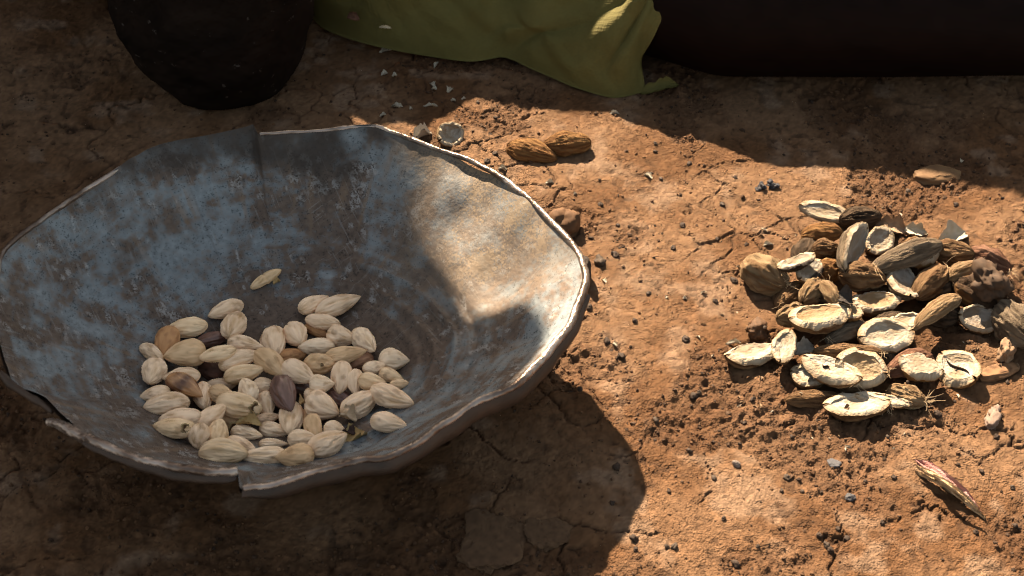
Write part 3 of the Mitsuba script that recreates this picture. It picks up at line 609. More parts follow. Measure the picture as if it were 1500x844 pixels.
# kind, long axis ends and width in an enlargement (2.28 times, from 1040, 270), outside, inside, tilt towards the camera (degrees, None: from the outline), label, more
S_, W_, D_, F_ = 'half', 'whole', 'dome', 'flake'
PILE = [
 (W_, 560, 480, 660, 470, 90, 'dark', '', 0, 'husk buried under the wide white half shell with cracks'),
 (D_, 500, 340, 620, 350, 90, 'brown', 'tan', 0, 'husk buried behind the right cream half shell'),
 (W_, 640, 240, 740, 230, 90, 'brown', '', 0, 'husk buried right below the long grey brown shell'),
 (W_, 420, 470, 520, 500, 80, 'brown', '', 0, 'husk buried under the curved grey brown shell'),
 (D_, 430, 650, 540, 660, 90, 'brown', 'tan', 0, 'husk buried under the rounded cream half shell'),
 (W_, 380, 250, 470, 240, 80, 'brown', '', 0, 'husk buried left below the upright half shell'),
 (W_, 720, 430, 830, 440, 80, 'dark', '', 0, 'husk buried under the long curved tan shell'),
 (D_, 800, 250, 900, 280, 90, 'brown', 'tan', 0, 'husk buried between the reddish husk and the long grey shell'),
 (D_, 600, 560, 700, 600, 80, 'brown', 'tan', 0, 'husk buried behind the broken husk with the white kernel'),
 (W_, 300, 275, 345, 180, 78, 'dark', '', 0, 'dark fibrous husk lying under the upright half shell'),
 (W_, 345, 215, 430, 218, 62, 'brown', '', 0, 'brown rough husk left of the upright half shell'),
 (W_, 365, 285, 440, 288, 68, 'orange', '', 0, 'orange brown husk just below the rough brown one'),
 (W_, 700, 380, 800, 330, 100, 'dark', '', 0, 'dark husk buried in the middle right of the heap'),
 (W_, 590, 260, 680, 300, 90, 'dark', '', 0, 'dark husk deep under the long grey shell'),
 (W_, 600, 610, 560, 560, 60, 'dark', '', 0, 'dark scrap of husk between the cream half shell and the broken husk'),
 (W_, 340, 380, 470, 440, 70, 'dark', '', 0, 'shadowed husk beneath the two cream half shells'),
 (W_, 870, 225, 990, 290, 80, 'red', '', 0, 'reddish husk at the right back of the heap'),
 (S_, 310, 70, 458, 120, 62, 'tan', 'white', 35, 'white broken shell at the far back left of the heap'),
 (D_, 312, 160, 440, 150, 66, 'orange', 'white', 20, 'orange brown shell piece with white ribs at the back left'),
 (W_, 438, 120, 568, 106, 74, 'dark', '', 0, 'dark grey brown whole husk at the back of the heap'),
 (F_, 556, 128, 660, 160, 52, 'tan', '', 0, 'pinkish tan flake behind the long grey shell'),
 (F_, 652, 150, 722, 160, 40, 'white', '', 0, 'small torn white flake at the back of the heap'),
 (F_, 762, 195, 862, 160, 58, 'white', '', 0, 'white curled flake at the back right of the heap'),
 (S_, 515, 235, 600, 160, 75, 'brown', 'white', 40, 'brown shell with a white edge right of the upright half shell'),
 (W_, 752, 215, 872, 240, 76, 'brown', '', 0, 'brown whole husk right of the long grey shell'),
 (S_, 650, 262, 758, 232, 78, 'orange', 'tan', 5, 'yellowish open shell cup below the long grey shell'),
 (D_, 690, 365, 800, 270, 80, 'brown', 'grey', 10, 'brown shell with a grey torn flap right of the centre'),
 (D_, 795, 300, 895, 262, 58, 'tan', 'tan', 0, 'pale brown curved shell behind the soil covered husk'),
 (W_, 835, 330, 942, 410, 92, 'orange', '', 0, 'orange brown husk half covered with dark soil'),
 (S_, 832, 452, 962, 462, 86, 'brown', 'grey', 25, 'grey white half shell in shadow at the right below the soil'),
 (S_, 640, 395, 640, 285, 100, 'grey', 'grey', 30, 'leaf shaped grey half shell in shadow at the centre'),
 (W_, 128, 260, 240, 350, 118, 'tan', '', 0, 'whole shaggy tan husk at the left end of the heap'),
 (D_, 225, 405, 322, 325, 78, 'brown', 'tan', 0, 'brown husk beside the shaggy tan one'),
 (S_, 290, 330, 368, 260, 66, 'tan', 'white', 30, 'white lumpy shell piece under the black edged shell'),
 (S_, 228, 282, 348, 250, 56, 'dark', 'white', 10, 'white shell with a black edge on the left of the heap'),
 (W_, 308, 402, 400, 335, 84, 'tan', '', 0, 'ribbed tan husk at the left centre'),
 (D_, 385, 320, 425, 395, 50, 'tan', 'cream', 0, 'small curled tan shell right of the ribbed husk'),
 (F_, 425, 375, 478, 388, 52, 'black', '', 0, 'black charred scrap at the centre of the heap'),
 (W_, 225, 455, 335, 415, 66, 'tan', '', 0, 'tan fibrous husk behind the left cream half shell'),
 (W_, 437, 310, 582, 312, 88, 'brown', '', 0, 'brown rough whole husk at the centre of the heap'),
 (S_, 418, 288, 512, 140, 92, 'grey', 'grey', 62, 'half shell standing upright with a grey white hollow'),
 (S_, 455, 420, 500, 450, 60, 'orange', 'cream', 10, 'orange shell piece between the two cream half shells'),
 (S_, 600, 462, 720, 468, 60, 'tan', 'white', 5, 'flat pale shell under the long curved shell'),
 (D_, 390, 522, 528, 452, 60, 'grey', 'tan', 0, 'curved grey brown shell below the two cream half shells'),
 (S_, 472, 412, 628, 392, 92, 'brown', 'cream', None, 'cream half shell with thick rim at the centre, the right one of two'),
 (S_, 268, 478, 458, 436, 96, 'brown', 'cream', None, 'large cream half shell with thick rim at the left centre'),
 (S_, 490, 540, 668, 500, 112, 'tan', 'white', 20, 'wide white half shell with cracks in the lower centre'),
 (F_, 280, 560, 350, 535, 50, 'pale', '', 0, 'pale grey flake left of the brown fibrous strip'),
 (S_, 52, 610, 222, 552, 92, 'brown', 'white', None, 'large white half shell at the lower left end of the heap'),
 (S_, 222, 600, 268, 500, 66, 'brown', 'white', 15, 'narrow white half shell right of the lower left one'),
 (D_, 262, 720, 445, 708, 58, 'brown', 'white', 0, 'brown shell lying face down in the lower left'),
 (S_, 275, 640, 385, 660, 88, 'brown', 'white', 10, 'white half shell partly covered by the big white one'),
 (D_, 358, 548, 568, 560, 54, 'brown', 'tan', 0, 'long brown fibrous strip above the big white half shell'),
 (S_, 430, 600, 578, 640, 118, 'tan', 'cream', 35, 'rounded cream half shell behind the big white one'),
 (D_, 590, 620, 745, 560, 84, 'red', 'tan', 0, 'purple brown shell behind the broken husk'),
 (S_, 638, 598, 765, 640, 104, 'orange', 'white', 16, 'broken husk with a white kernel showing on its top'),
 (W_, 600, 690, 712, 730, 72, 'tan', '', 0, 'chunk of bare ribbed fibre in the lower right'),
 (S_, 492, 710, 662, 740, 46, 'brown', 'white', 10, 'narrow white shell strip behind the front half shell'),
 (S_, 385, 758, 592, 750, 84, 'brown', 'white', None, 'white half shell at the very front of the heap'),
 (S_, 870, 680, 790, 580, 118, 'orange', 'white', 22, 'white half shell with a dark slit at the right front'),
 (S_, 325, 590, 488, 672, 98, 'brown', 'white', 14, 'big white half shell with a black speck on top in front'),
 (D_, 550, 268, 772, 190, 80, 'grey', 'tan', 0, 'long grey brown shell lying across the back of the heap'),
 (D_, 682, 470, 842, 350, 62, 'tan', 'tan', 0, 'long curved tan shell leaning at the right centre'),
 (W_, 990, 400, 1062, 550, 118, 'grey', '', 0, 'whole shaggy grey husk cut by the right edge of the picture'),
]
for k, (kind, ax, ay, bx_, by_, w, outer, inner, tilt, lab) in enumerate(PILE):
    (ax, ay), (bx_, by_) = PZ(ax, ay), PZ(bx_, by_)
    w = w / 2.28
    r = np.random.default_rng(2000 + k)
    cx, cy, yaw, L, sc = orient(ax, ay, bx_, by_, .02, .75 if kind != F_ else .7)
    W = w * sc * (1.24 if kind != F_ else 1); L *= 1.13
    if kind == F_:
        lo, hi = {'tan': ((.23, .15, .09), (.36, .26, .19)), 'white': ((.38, .33, .25), (.47, .44, .38)), 'pale': ((.25, .21, .17), (.35, .31, .27)), 'black': ((.018, .015, .014), (.05, .04, .036))}[outer]
        lay_flake('husk_flake', lab, 'husk', ax, ay, bx_, by_, w, lo, hi, 500 + k, curl=.9, th=.0016, tilt=(r.uniform(-.25, .25), r.uniform(.15, .55)), bs='m_pith')
        continue
    if kind == W_:
        L = max(L, W * 1.1)
        v, f, c, uv_ = whole_mesh(L, W, W * r.uniform(.82, .95), 60 + k, outer, 1.3 if outer in ('tan', 'grey') else .8)
        R = rot(yaw, r.uniform(-.15, .15), r.uniform(-3, 3))
        wv = lay(v, R, cx, cy, 86)
        key = numbered('nut_husk')
        if 'dark soil' in lab:
            c = lerpc(c, (.045, .028, .018), sstep(.5, .62, nfbm(wv * 70, 3, 5)))
        put(key, (wv, f), 'm_husk', True, c, uv_)
        tag(key, lab, 'husk')
        if outer in ('tan', 'grey') or r.random() < .5:
            end = wv.mean(0) + (R @ np.array([L * .46, 0, -W * .1]))
            put(key + '__fibres', fibres(end, R @ np.array([1, 0, -.1]), 16, .009, k, rad=.0002), 'm_fibre', False)
            labels[key + '__fibres'] = {'kind': 'stuff'}
        continue
    L = max(L, W * .9)
    if kind == S_:
        Wr = W if tilt is None else W * 1.02
        if tilt is None:
            Wr = min(max(W * 1.15, .52 * L), .66 * L)
            tilt = math.degrees(math.asin(min(1, W / Wr * .97))) - 40 - 16
        out_, in_ = shell_mesh(L, Wr, Wr * .52, 60 + k, outer, inner, psi=(-90 + 22 * r.random(), 90 - 34 * r.random() ** 2), jag=float(r.choice([.07, .11, .20])), th=.13 if inner != 'grey' else .09, hollow=.10 if 'white kernel' in lab else .30)
        if lab.startswith('half shell standing'): tilt += 14
        roll = math.radians(tilt - 9) * (1 if math.cos(yaw) >= 0 else -1)
        R = rot(yaw, r.uniform(-.12, .12), roll)
    else:
        out_, in_ = shell_mesh(L, W, W * .55, 60 + k, outer, inner, psi=(-80, 80), th=.10, jag=.13, blunt=.45)
        R = rot(yaw, r.uniform(-.12, .12), math.pi + math.radians(tilt) * (1 if math.cos(yaw) >= 0 else -1) + r.uniform(-.3, .3))
    allv = np.vstack([out_[0], in_[0]])
    off = (allv.max(0) + allv.min(0)) / 2
    wv = lay(allv - off, R, cx, cy, 86)
    n = len(out_[0])
    key = numbered('half_shell')
    put(key + '__husk', (wv[:n], out_[1]), 'm_husk', True, out_[2], out_[3])
    ci = in_[2]
    if 'black edge' in lab: ci = lerpc(ci, (.03, .022, .018), sstep(.0, .0012, -(allv[n:, 1]) - Wr * .18))
    put(key + '__lining', (wv[n:], in_[1]), 'm_pith', True, ci)
    tag(key, lab, 'husk')
    if 'dark slit' in lab or 'black speck' in lab:
        c0 = wv[n:].mean(0); o = (allv - off)[n:]
        if 'slit' in lab:
            t_ = np.linspace(-.30, .30, 14); pts = np.stack([t_ * L, .06 * W * np.sin(t_ * 9), np.full(14, -1.0)], -1)
        else:
            t_ = np.linspace(-.06, .06, 8); pts = np.stack([t_ * L - .1 * L, .04 * W * np.sin(t_ * 60), np.full(8, -1.0)], -1)
        for q in pts:
            nb = np.argsort((o[:, 0] - q[0]) ** 2 + (o[:, 1] - q[1]) ** 2)[:12]; m = nb[np.argmax(o[nb, 2])]; q[2] = max(o[m, 2] + .0006, q[2])
        pts[:, 2] = np.maximum(pts[:, 2], np.convolve(np.pad(pts[:, 2], 2, mode='edge'), np.ones(5) / 5, 'valid'))
        p_ = pts @ R.T + (wv[0] - R @ (allv - off)[0])
        v, f = tube(p_, .0009 * np.sin(np.linspace(.25, 2.9, len(p_))), 6)
        put(key + ('__slit' if 'slit' in lab else '__speck'), (v, f), 'm_black', True)
    if r.random() < .6:
        e = wv[:n].mean(0) + R @ np.array([L * .44 * (1 if r.random() < .5 else -1), 0, 0])
        put(key + '__fibres', fibres(e, (0, -.5, -.3), 11, .009, k, rad=.0002), 'm_fibre', False)
        labels[key + '__fibres'] = {'kind': 'stuff'}

# ------------------------------------------------------------------ loose husks, stones, chips
def husk_at(kind, ax, ay, bx_, by_, w, outer, inner, tilt, lab, seed):
    cx, cy, yaw, L, sc = orient(ax, ay, bx_, by_, .01)
    W = w * sc
    if kind == W_:
        v, f, c, uv_ = whole_mesh(L, W, W * .9, seed, outer, .55)
        wv = lay(v, rot(yaw, 0, seed), cx, cy, 66)
        key = numbered('nut_husk')
        put(key, (wv, f), 'm_husk', True, c, uv_)
    else:
        out_, in_ = shell_mesh(L, W, W * .5, seed, outer, inner, th=.12)
        av = np.vstack([out_[0], in_[0]]); off = (av.max(0) + av.min(0)) / 2
        wv = lay(av - off, rot(yaw, 0, math.radians(tilt)), cx, cy, 90); n = len(out_[0])
        key = numbered('half_shell')
        put(key + '__husk', (wv[:n], out_[1]), 'm_husk', True, out_[2], out_[3]); put(key + '__lining', (wv[n:], in_[1]), 'm_pith', True, in_[2])
    tag(key, lab, 'husk')
husk_at(W_, 742, 213, 816, 236, 40, 'orange', '', 0, 'brown whole husk on the ground behind the bowl, left one of the pair', 7)
husk_at(W_, 866, 208, 794, 214, 38, 'orange', '', 0, 'brown whole husk on the ground behind the bowl, right one of the pair', 12)
husk_at(S_, 640, 212, 674, 186, 38, 'tan', 'white', 40, 'white edged broken shell behind the bowl rim', 9)
lay_flake('husk_flake', 'curled white sliver behind the bowl rim', 'husk', 606, 202, 632, 190, 16, (.36, .32, .27), (.48, .44, .38), 77, curl=1.6, th=.0012, bs='m_pith')
cx, cy, yaw, L, sc = orient(*NZ(493, 105), *NZ(612, 48), .04)
v, f, c, uv_ = nut_mesh(L, 17 * sc, 13 * sc, 333, 'y', .05, .55)
v = v + np.where((np.abs(v[:, 0]) < .0011) & (v[:, 2] > -.002), -.0009, 0)[:, None] * np.array([0, 0, 1.])
key = numbered('nut'); put(key, (lay(v, rot(yaw, -.25, .2), cx, cy, 88), f), 'm_nut', True, lerpc(c, (.34, .2, .07), .35), uv_)
tag(key, 'broken slender yellowish husk lying alone up on the bowl wall', 'nut')
def lump(name, lab, cat, px, py, rx, ry, h, seed, lo, hi, rough=.35, sub=3, sink=60, group=None, bs='m_vertex', flat_=False):
    sc = scale_at(px, py)
    m = ico(sub)
    v = np.array(m.vertices)
    d = 1 + (.07 * (nfbm(v * 9 + seed, 3, seed + 4) - .5) if sub > 4 else 0) + rough * (nfbm(v * 1.5 + seed, 3, seed) - .5) * 2 + rough * .5 * (nfbm(v * 5 + seed, 2, seed + 1) - .5)
    v = v * d[:, None]
    if flat_: v[:, 2] = np.clip(v[:, 2], -1, .55) 
    v = v * np.array([rx * sc, ry * sc / .68, h])
    c = lerpc(lo, hi, nfbm(v * (6 / (rx * sc)) + seed, 3, seed + 2) * 1.5 - .25)
    a = np.random.default_rng(seed).uniform(-.5, .5)
    wv = lay(v, rot(a), px, py, sink)
    key = numbered(name)
    put(key, (wv, m.faces), bs, True, c)
    tag(key, lab, cat, group)
    return key
SO0, SO1 = (.075, .035, .016), (.155, .080, .038)
lump('soil_clod', 'reddish soil clod behind the right rim of the bowl', 'clod', 826, 332, 24, 20, .016, 61, SO0, SO1)
lump('soil_clod', 'flat pale slab of soil at the right back of the sunlit ground', 'clod', 1372, 256, 34, 13, .007, 62, (.13, .07, .034), (.20, .12, .06), flat_=True)
lump('soil_clod', 'small dark soil clod left of the husk heap', 'clod', *PZ(155, 492), 15, 11, .007, 63, (.05, .028, .016), (.14, .075, .04), rough=.7)
lump('soil_clod', 'black brown soil lump stuck on the right side of the husk heap', 'clod', *PZ(928, 325), 24, 20, .013, 64, (.035, .022, .015), (.10, .058, .034), rough=.7, sink=85)
lump('soil_clod', 'grey brown clod beside the husk cut by the right edge', 'clod', *PZ(992, 556), 12, 14, .008, 65, (.16, .10, .06), (.30, .2, .13), rough=.6)
lump('soil_clod', 'low soil crust below the husk at the right edge', 'clod', 1462, 545, 34, 9, .005, 66, SO0, (.34, .19, .10), flat_=True)
lump('flat_stone', 'large flat grey brown stone set in the ground below the bowl', 'stone', 718, 792, 50, 42, .009, 67, (.085, .05, .03), (.16, .095, .055), rough=.45, flat_=True, sink=40, sub=5, bs='m_soil')
lump('flat_stone', 'smaller flat stone right of the large one below the bowl', 'stone', 800, 782, 36, 20, .007, 68, (.085, .05, .03), (.15, .09, .052), rough=.5, flat_=True, sink=40, sub=5, bs='m_soil')
lump('dark_pebble', 'black lump tucked under the right corner of the bowl', 'pebble', 858, 396, 8, 14, .012, 69, (.02, .015, .012), (.05, .035, .03), sink=90)
PEB = [(879,383,9),(901,373,6),(986,363,4),(862,449,6),(889,500,5),(910,522,6),(1075,410,5),(1048,441,4),(1005,497,6),(968,262,3),(1077,260,3),(1016,580,6),(1024,575,4),(1103,585,4),(1374,607,6),(1153,699,5),(1292,766,4),(1200,785,5),(1211,799,5),(1217,806,5),(1078,826,6),(1483,714,4),(1487,770,4),(1438,691,4),(1145,719,3),(929,789,6),(931,805,4),(988,801,5),(977,801,4),(903,685,6),(960,616,5),(897,737,4),(1120,480,3),(1058,300,4),(1190,150,3),(1227,775,4),(1330,560,3),(1310,700,4),(1268,705,3),(1175,720,3),(1240,790,5),(1430,780,4),(950,430,4),(930,470,4),(1000,330,4),(1050,350,3),(880,300,4),(905,330,3),(960,210,3),(1010,240,4),(1400,300,4),(1330,280,4),(1090,620,3),(1010,660,4),(1046,700,4),(980,720,3),(1060,760,4),(1110,800,3),(1160,640,3),(850,570,4),(700,150,3),(725,225,4),(713,236,5),(1300,640,3),(1460,640,4),(1476,560,3)]
for k, (x, y, r_) in enumerate(PEB):
    rr = np.random.default_rng(k + 40)
    lump('pebble', 'small dark pebble lying loose on the sunlit earth', 'pebble', x, y, r_ * .9, r_ * .8, r_ * .00042, 100 + k, *(((.022, .014, .010), (.06, .037, .026)) if k % 3 else ((.035, .024, .018), (.085, .06, .045))), rough=.7, sub=2, group='dark pebbles on the earth')
lump('pale_pebble', 'pale grey round pebble left of the front husk shadow', 'pebble', 1079, 680, 6, 5, .003, 170, (.14, .115, .10), (.24, .20, .18), sub=3, rough=.5)
lump('pale_pebble', 'bluish flat pebble below the front of the husk heap', 'pebble', 1221, 679, 10, 5, .002, 171, (.05, .052, .06), (.13, .13, .15), sub=3, rough=.6, flat_=True)
lump('pale_pebble', 'bluish dark pebble left of the pink splinter', 'pebble', 1246, 729, 7, 5, .0025, 172, (.035, .036, .043), (.10, .10, .115), sub=3, rough=.6)
lump('pale_pebble', 'grey pink upright stone chip below the right end of the heap', 'pebble', 1455, 612, 10, 16, .005, 173, (.17, .115, .09), (.26, .20, .17), sub=3, rough=.7)
CH0, CH1 = (.36, .31, .23), (.50, .46, .39)
CHIPS = [(1118,359,1133,357,8),(1064,503,1086,501,9),(944,253,956,262,7),(893,166,907,165,6),(728,247,743,247,8),(798,268,811,267,7),(620,155,641,154,5),(574,153,590,158,8),(630,120,637,127,7),(632,129,641,131,7),(655,136,663,128,8),(556,76,574,70,12),(558,110,568,106,7),(574,111,582,110,6),(636,100,642,88,4),(660,147,668,147,5),(883,409,888,414,7),(897,502,904,507,6),(1000,437,1006,437,5),(975,437,978,434,5),(1128,605,1134,601,3),(556,170,566,167,5),(676,146,682,143,4),(600,160,604,158,4),(1407,238,1411,234,5),(840,285,845,283,4)]
for k, (a, b, c, d, w) in enumerate(CHIPS):
    lay_flake('husk_chip', 'tiny whitish husk chip scattered on the earth', 'husk chip', a, b, c, d, w * .8, CH0, CH1, 700 + k, curl=1.1, th=.0009, group='husk chips on the earth', bs='m_pith', sink=70)
# shreds of husk strewn round the heap
vs, fs, cs, at = [], [], [], 0
hr = np.random.default_rng(77)
for k in range(130):
    a, q = hr.uniform(0, 6.283), 1.15 * math.sqrt(hr.random())
    px, py = 1275 + 235 * q * math.cos(a), 470 + 170 * q * math.sin(a)
    p = un(px, py); p[2] = field[tuple(x[0] for x in bins(p[None]))] + .0007
    if p[2] > .012 or px > 1495: continue
    l = hr.uniform(.0018, .0055)
    v, f, c = flake(l, l * hr.uniform(.15, .6), .0005, 1000 + k, *(((.12, .07, .04), (.30, .2, .12)) if hr.random() < .6 else ((.34, .28, .2), (.5, .45, .37))), 1.0, 8, 6)
    vs.append(v @ rot(hr.uniform(0, 6.28), hr.uniform(-.3, .3), hr.uniform(-.5, .5)).T + p); fs.append(f + at); cs.append(c); at += len(v)
put('husk_shreds', (np.vstack(vs), np.vstack(fs)), 'm_pith', True, np.vstack(cs))
tag('husk_shreds', 'tiny shreds of husk and fibre strewn round the heap', 'husk shreds', kind='stuff')
# charcoal crumbs
for k in range(9):
    r = np.random.default_rng(800 + k)
    lump('charcoal_bit', 'bluish black charcoal bit in the small cluster behind the husk heap', 'charcoal', 1122 + r.normal(0, 11), 274 + r.normal(0, 4), r.uniform(2.5, 6), r.uniform(2, 3.5), .0016, 820 + k, (.022, .022, .027), (.07, .07, .085), sub=2, rough=.9, group='charcoal bits behind the heap')
# pink and yellow wood splinter
def splinter(key, a, b, w, lo, hi, seed, lift, bs='m_husk', off=0.0):
    cx, cy, yaw, L, sc = orient(*a, *b, .004, .66)
    v, f, c = flake(L, w * sc, .0022, seed, lo, hi, .2, 40, 10)
    v[:, 1] += off
    wv = lay(v, rot(yaw, .02, .2), cx, cy, 80, lift)
    put(key, (wv, f), bs, 30, None) if c is None else put(key, (wv, f), bs, True, c, np.zeros((len(v), 2)))
tag('wood_splinter', 'splintered pale wood stick with pink bark at the lower right', 'stick')
splinter('wood_splinter__bark', (1350, 674), (1426, 740), 17, (.30, .13, .125), (.56, .34, .32), 32, .0004)
for k, (a, b, w) in enumerate([((1350, 690), (1434, 750), 9), ((1350, 684), (1400, 720), 9), ((1372, 696), (1428, 742), 6)]):
    splinter(numbered('wood_splinter__wood'), a, b, w, (.36, .23, .12), (.66, .50, .32), 41 + k, .0012)
# fine crumbs of earth: nobody could count them
rng = np.random.default_rng(5)
N = 42000
cx_, cy_ = rng.uniform(-.52, .54, N), rng.uniform(-.34, .44, N)
dens = RegularGridInterpolator((gx, gy), loose, bounds_error=False, fill_value=0)(np.stack([cx_, cy_], -1)) * .85 + .15
keep = (rng.random(N) < dens) & (((cx_ - BC[0]) ** 2 + (cy_ - BC[1]) ** 2) > .13 ** 2)
cx_, cy_ = cx_[keep], cy_[keep]; n = len(cx_)
rad_ = .00035 + .0012 * rng.random(n) ** 4 + .0007 * (rng.random(n) < .04)
base = trimesh.creation.icosahedron(); bvv, bff = np.array(base.vertices), np.array(base.faces)
cz_ = ground_z(np.stack([cx_, cy_], -1)) + rad_ * .35
pert = 1 + .35 * rng.normal(0, 1, (n, 12, 1)).clip(-1.2, 1.2)
V = np.stack([cx_, cy_, cz_], -1)[:, None] + bvv[None] * pert * rad_[:, None, None] * np.stack([rng.uniform(.8, 1.3, n), rng.uniform(.8, 1.3, n), rng.uniform(.6, 1, n)], -1)[:, None]
cc = np.repeat(lerpc((.03, .016, .009), (.13, .065, .03), rng.random(n) ** 1.3), 12, 0)
put('soil_crumbs', (V.reshape(-1, 3), (bff[None] + 12 * np.arange(n)[:, None, None]).reshape(-1, 3)), 'm_vertex', False, cc)
tag('soil_crumbs', 'fine crumbs of reddish earth strewn over the ground', 'soil crumbs', kind='stuff')

# ------------------------------------------------------------------ sooty stone
m = ico(5); v = np.array(m.vertices)

d = 1 + .22 * (nfbm(v * 1.3 + 4, 3, 51) - .5) + .05 * (nfbm(v * 6, 3, 52) - .5) + .02 * (nfbm(v * 18, 3, 53) - .5)
v = v * d[:, None]
for nrm, h in (((.75, -.45, -.25), .86), ((-.6, -.6, .2), .9), ((.1, -.9, .4), .86)):
    nn = np.array(nrm) / np.linalg.norm(nrm); q = v @ nn
    v = v - np.outer(np.clip(q - h, 0, None) * .6, nn)
v = v * np.array([.088, .085, .105])
v[:, 2] = np.maximum(v[:, 2], -.085)
v += np.array([un(316, 165, 0)[0], un(316, 165, 0)[1] + .058, .082])
put('sooty_stone', (v, m.faces), 'm_stone', True)
tag('sooty_stone', 'large rounded blackened stone in shade at the top left', 'stone')

# ------------------------------------------------------------------ seated person: one skin, skirt and wrap over it
def body(chains, pitch=.012):
    man = None
    for c in chains:
        for (p0, r0), (p1, r1) in zip(c[:-1], c[1:]):
            pts = np.vstack([np.asarray(p) + ico(2).vertices * r for p, r in ((p0, r0), (p1, r1))])
            h = m3.Manifold.hull_points(pts.astype(np.float32))
            man = h if man is None else man + h
    man = man.refine_to_length(pitch)
    mm = man.to_mesh()
    t = trimesh.Trimesh(mm.vert_properties[:, :3], mm.tri_verts, process=True)
    trimesh.smoothing.filter_taubin(t, iterations=14)
    return t
A_ = lambda *p: np.array(p, float)
def hand(wrist, d, up, s=1.0):
    """palm and five bent fingers as chains, from the wrist along d; up is the back of the hand"""
    d = A_(*d) / np.linalg.norm(d); up = A_(*up) - np.dot(up, d) * d; up /= np.linalg.norm(up); sd = np.cross(up, d)
    w = A_(*wrist); out_ = [[(w, .021), (w + d * .045 + sd * .012, .019)], [(w, .021), (w + d * .05 - sd * .022, .016)], [(w + d * .05 - sd * .026, .013), (w + d * .05 + sd * .026, .013)]]
    for k, (o, l) in enumerate(((-.030, .060), (-.010, .076), (.010, .082), (.029, .072))):
        b = w + d * .078 + sd * o; m_ = b + d * l * .5 - up * l * .16; t_ = m_ + d * l * .36 - up * l * .34
        out_.append([(w + d * .04 + sd * o * .7, .011), (b, .0098), (m_, .0090), (t_, .0075)])
    b = w + d * .025 + sd * .026
    out_.append([(w + d * .012 + sd * .012, .013), (b + d * .012 + sd * .014, .0115), (b + d * .040 + sd * .022 - up * .008, .0095), (b + d * .060 + sd * .016 - up * .016, .008)])
    return out_
SH = .625
chains = [
    [(A_(-.37, .52, .135), .125), (A_(-.385, .50, .30), .105), (A_(-.39, .475, .46), .115), (A_(-.39, .46, SH - .04), .085), (A_(-.39, .445, SH + .055), .052), (A_(-.385, .425, SH + .115), .050)],
    [(A_(-.37, .52, .12), .12), (A_(-.28, .60, .12), .115)],
    [(A_(-.39, .46, SH - .02), .07), (A_(-.245, .45, SH + .012), .056)], [(A_(-.39, .46, SH - .02), .07), (A_(-.545, .455, SH - .005), .056)],
    # right leg along the ground, left leg with its knee up behind it
    [(A_(-.30, .46, .085), .088), (A_(-.10, .480, .056), .058), (A_(.06, .405, .054), .052), (A_(.12, .365, .058), .055), (A_(.20, .326, .066), .065), (A_(.34, .322, .062), .060), (A_(.50, .322, .050), .048), (A_(.62, .33, .040), .034)],
    [(A_(.62, .34, .036), .034), (A_(.665, .335, .030), .030), (A_(.69, .30, .10), .028), (A_(.70, .27, .17), .018)],
    [(A_(-.24, .60, .12), .105), (A_(.05, .55, .188), .086), (A_(.36, .51, .295), .064), (A_(.44, .505, .20), .060), (A_(.52, .50, .06), .038), (A_(.54, .50, .036), .036)],
    [(A_(.53, .50, .034), .032), (A_(.62, .47, .03), .030), (A_(.70, .45, .02), .018)],
    # arms: the far one over the knee, the near one resting in the lap
    [(A_(-.245, .45, SH + .012), .056), (A_(-.31, .40, .50), .042), (A_(-.34, .37, .41), .037), (A_(-.35, .36, .36), .031), (A_(-.40, .355, .31), .024)],
    [(A_(-.545, .455, SH - .005), .056), (A_(-.585, .43, .44), .042), (A_(-.59, .40, .32), .037), (A_(-.51, .40, .26), .031), (A_(-.45, .40, .235), .024)],
    # head
    [(A_(-.38, .425, SH + .235), .088), (A_(-.378, .40, SH + .215), .082), (A_(-.376, .375, SH + .155), .050), (A_(-.376, .365, SH + .135), .034)],
    [(A_(-.38, .445, SH + .22), .088), (A_(-.38, .42, SH + .12), .055)],
    [(A_(-.376, .325, SH + .215), .010), (A_(-.376, .315, SH + .185), .014)], [(A_(-.355, .333, SH + .145), .012), (A_(-.397, .333, SH + .145), .012)],
    [(A_(-.29, .425, SH + .215), .012), (A_(-.295, .42, SH + .175), .010)], [(A_(-.47, .425, SH + .215), .012), (A_(-.465, .42, SH + .175), .010)],
]
chains += hand((-.40, .355, .31), (-.5, -.15, -.55), (0, -.8, .6)) + hand((-.45, .40, .235), (.6, .05, -.2), (.2, -.6, .7))
pb = body(chains)
put('person', pb, 'm_skin', True)
tag('person', 'person sitting in an olive green skirt, dark bare leg stretched out to the right', 'person')
# wrap round the chest
wrapm = body([[(A_(-.37, .52, .13), .150), (A_(-.385, .50, .30), .128), (A_(-.39, .478, .46), .134), (A_(-.39, .465, SH - .05), .098)], [(A_(-.30, .465, SH - .06), .064), (A_(-.48, .465, SH - .06), .064)], [(A_(-.37, .52, .12), .14), (A_(-.28, .61, .12), .135)]], .02)
wrapm.vertices += (0.012 * (nfbm(np.array(wrapm.vertices) * [30, 30, 6], 3, 5) - .5))[:, None] * np.array(wrapm.vertex_normals)
put('person__wrap', wrapm, 'm_wrap', True)
hm = ico(3); hv_ = np.array(hm.vertices); hv_ = hv_ * (1 + .05 * nfbm(hv_ * 9, 2, 3))[:, None] * [.096, .10, .09]
hv_[:, 2] += np.where(hv_[:, 1] < -.02, np.maximum(0, .03 - hv_[:, 2]) * .9, 0)
put('person__hair', (hv_ + A_(-.38, .452, SH + .255), hm.faces), 'm_hair', True)
for sx_ in (-1, 1):
    put(numbered('person__eye'), trimesh.creation.icosphere(subdivisions=2, radius=.012).apply_translation([-.377 + .031 * sx_, .330, SH + .215]), 'm_black', True)
labels['person__skirt'] = {'label': 'olive green cotton skirt lying in folds over the ground'}
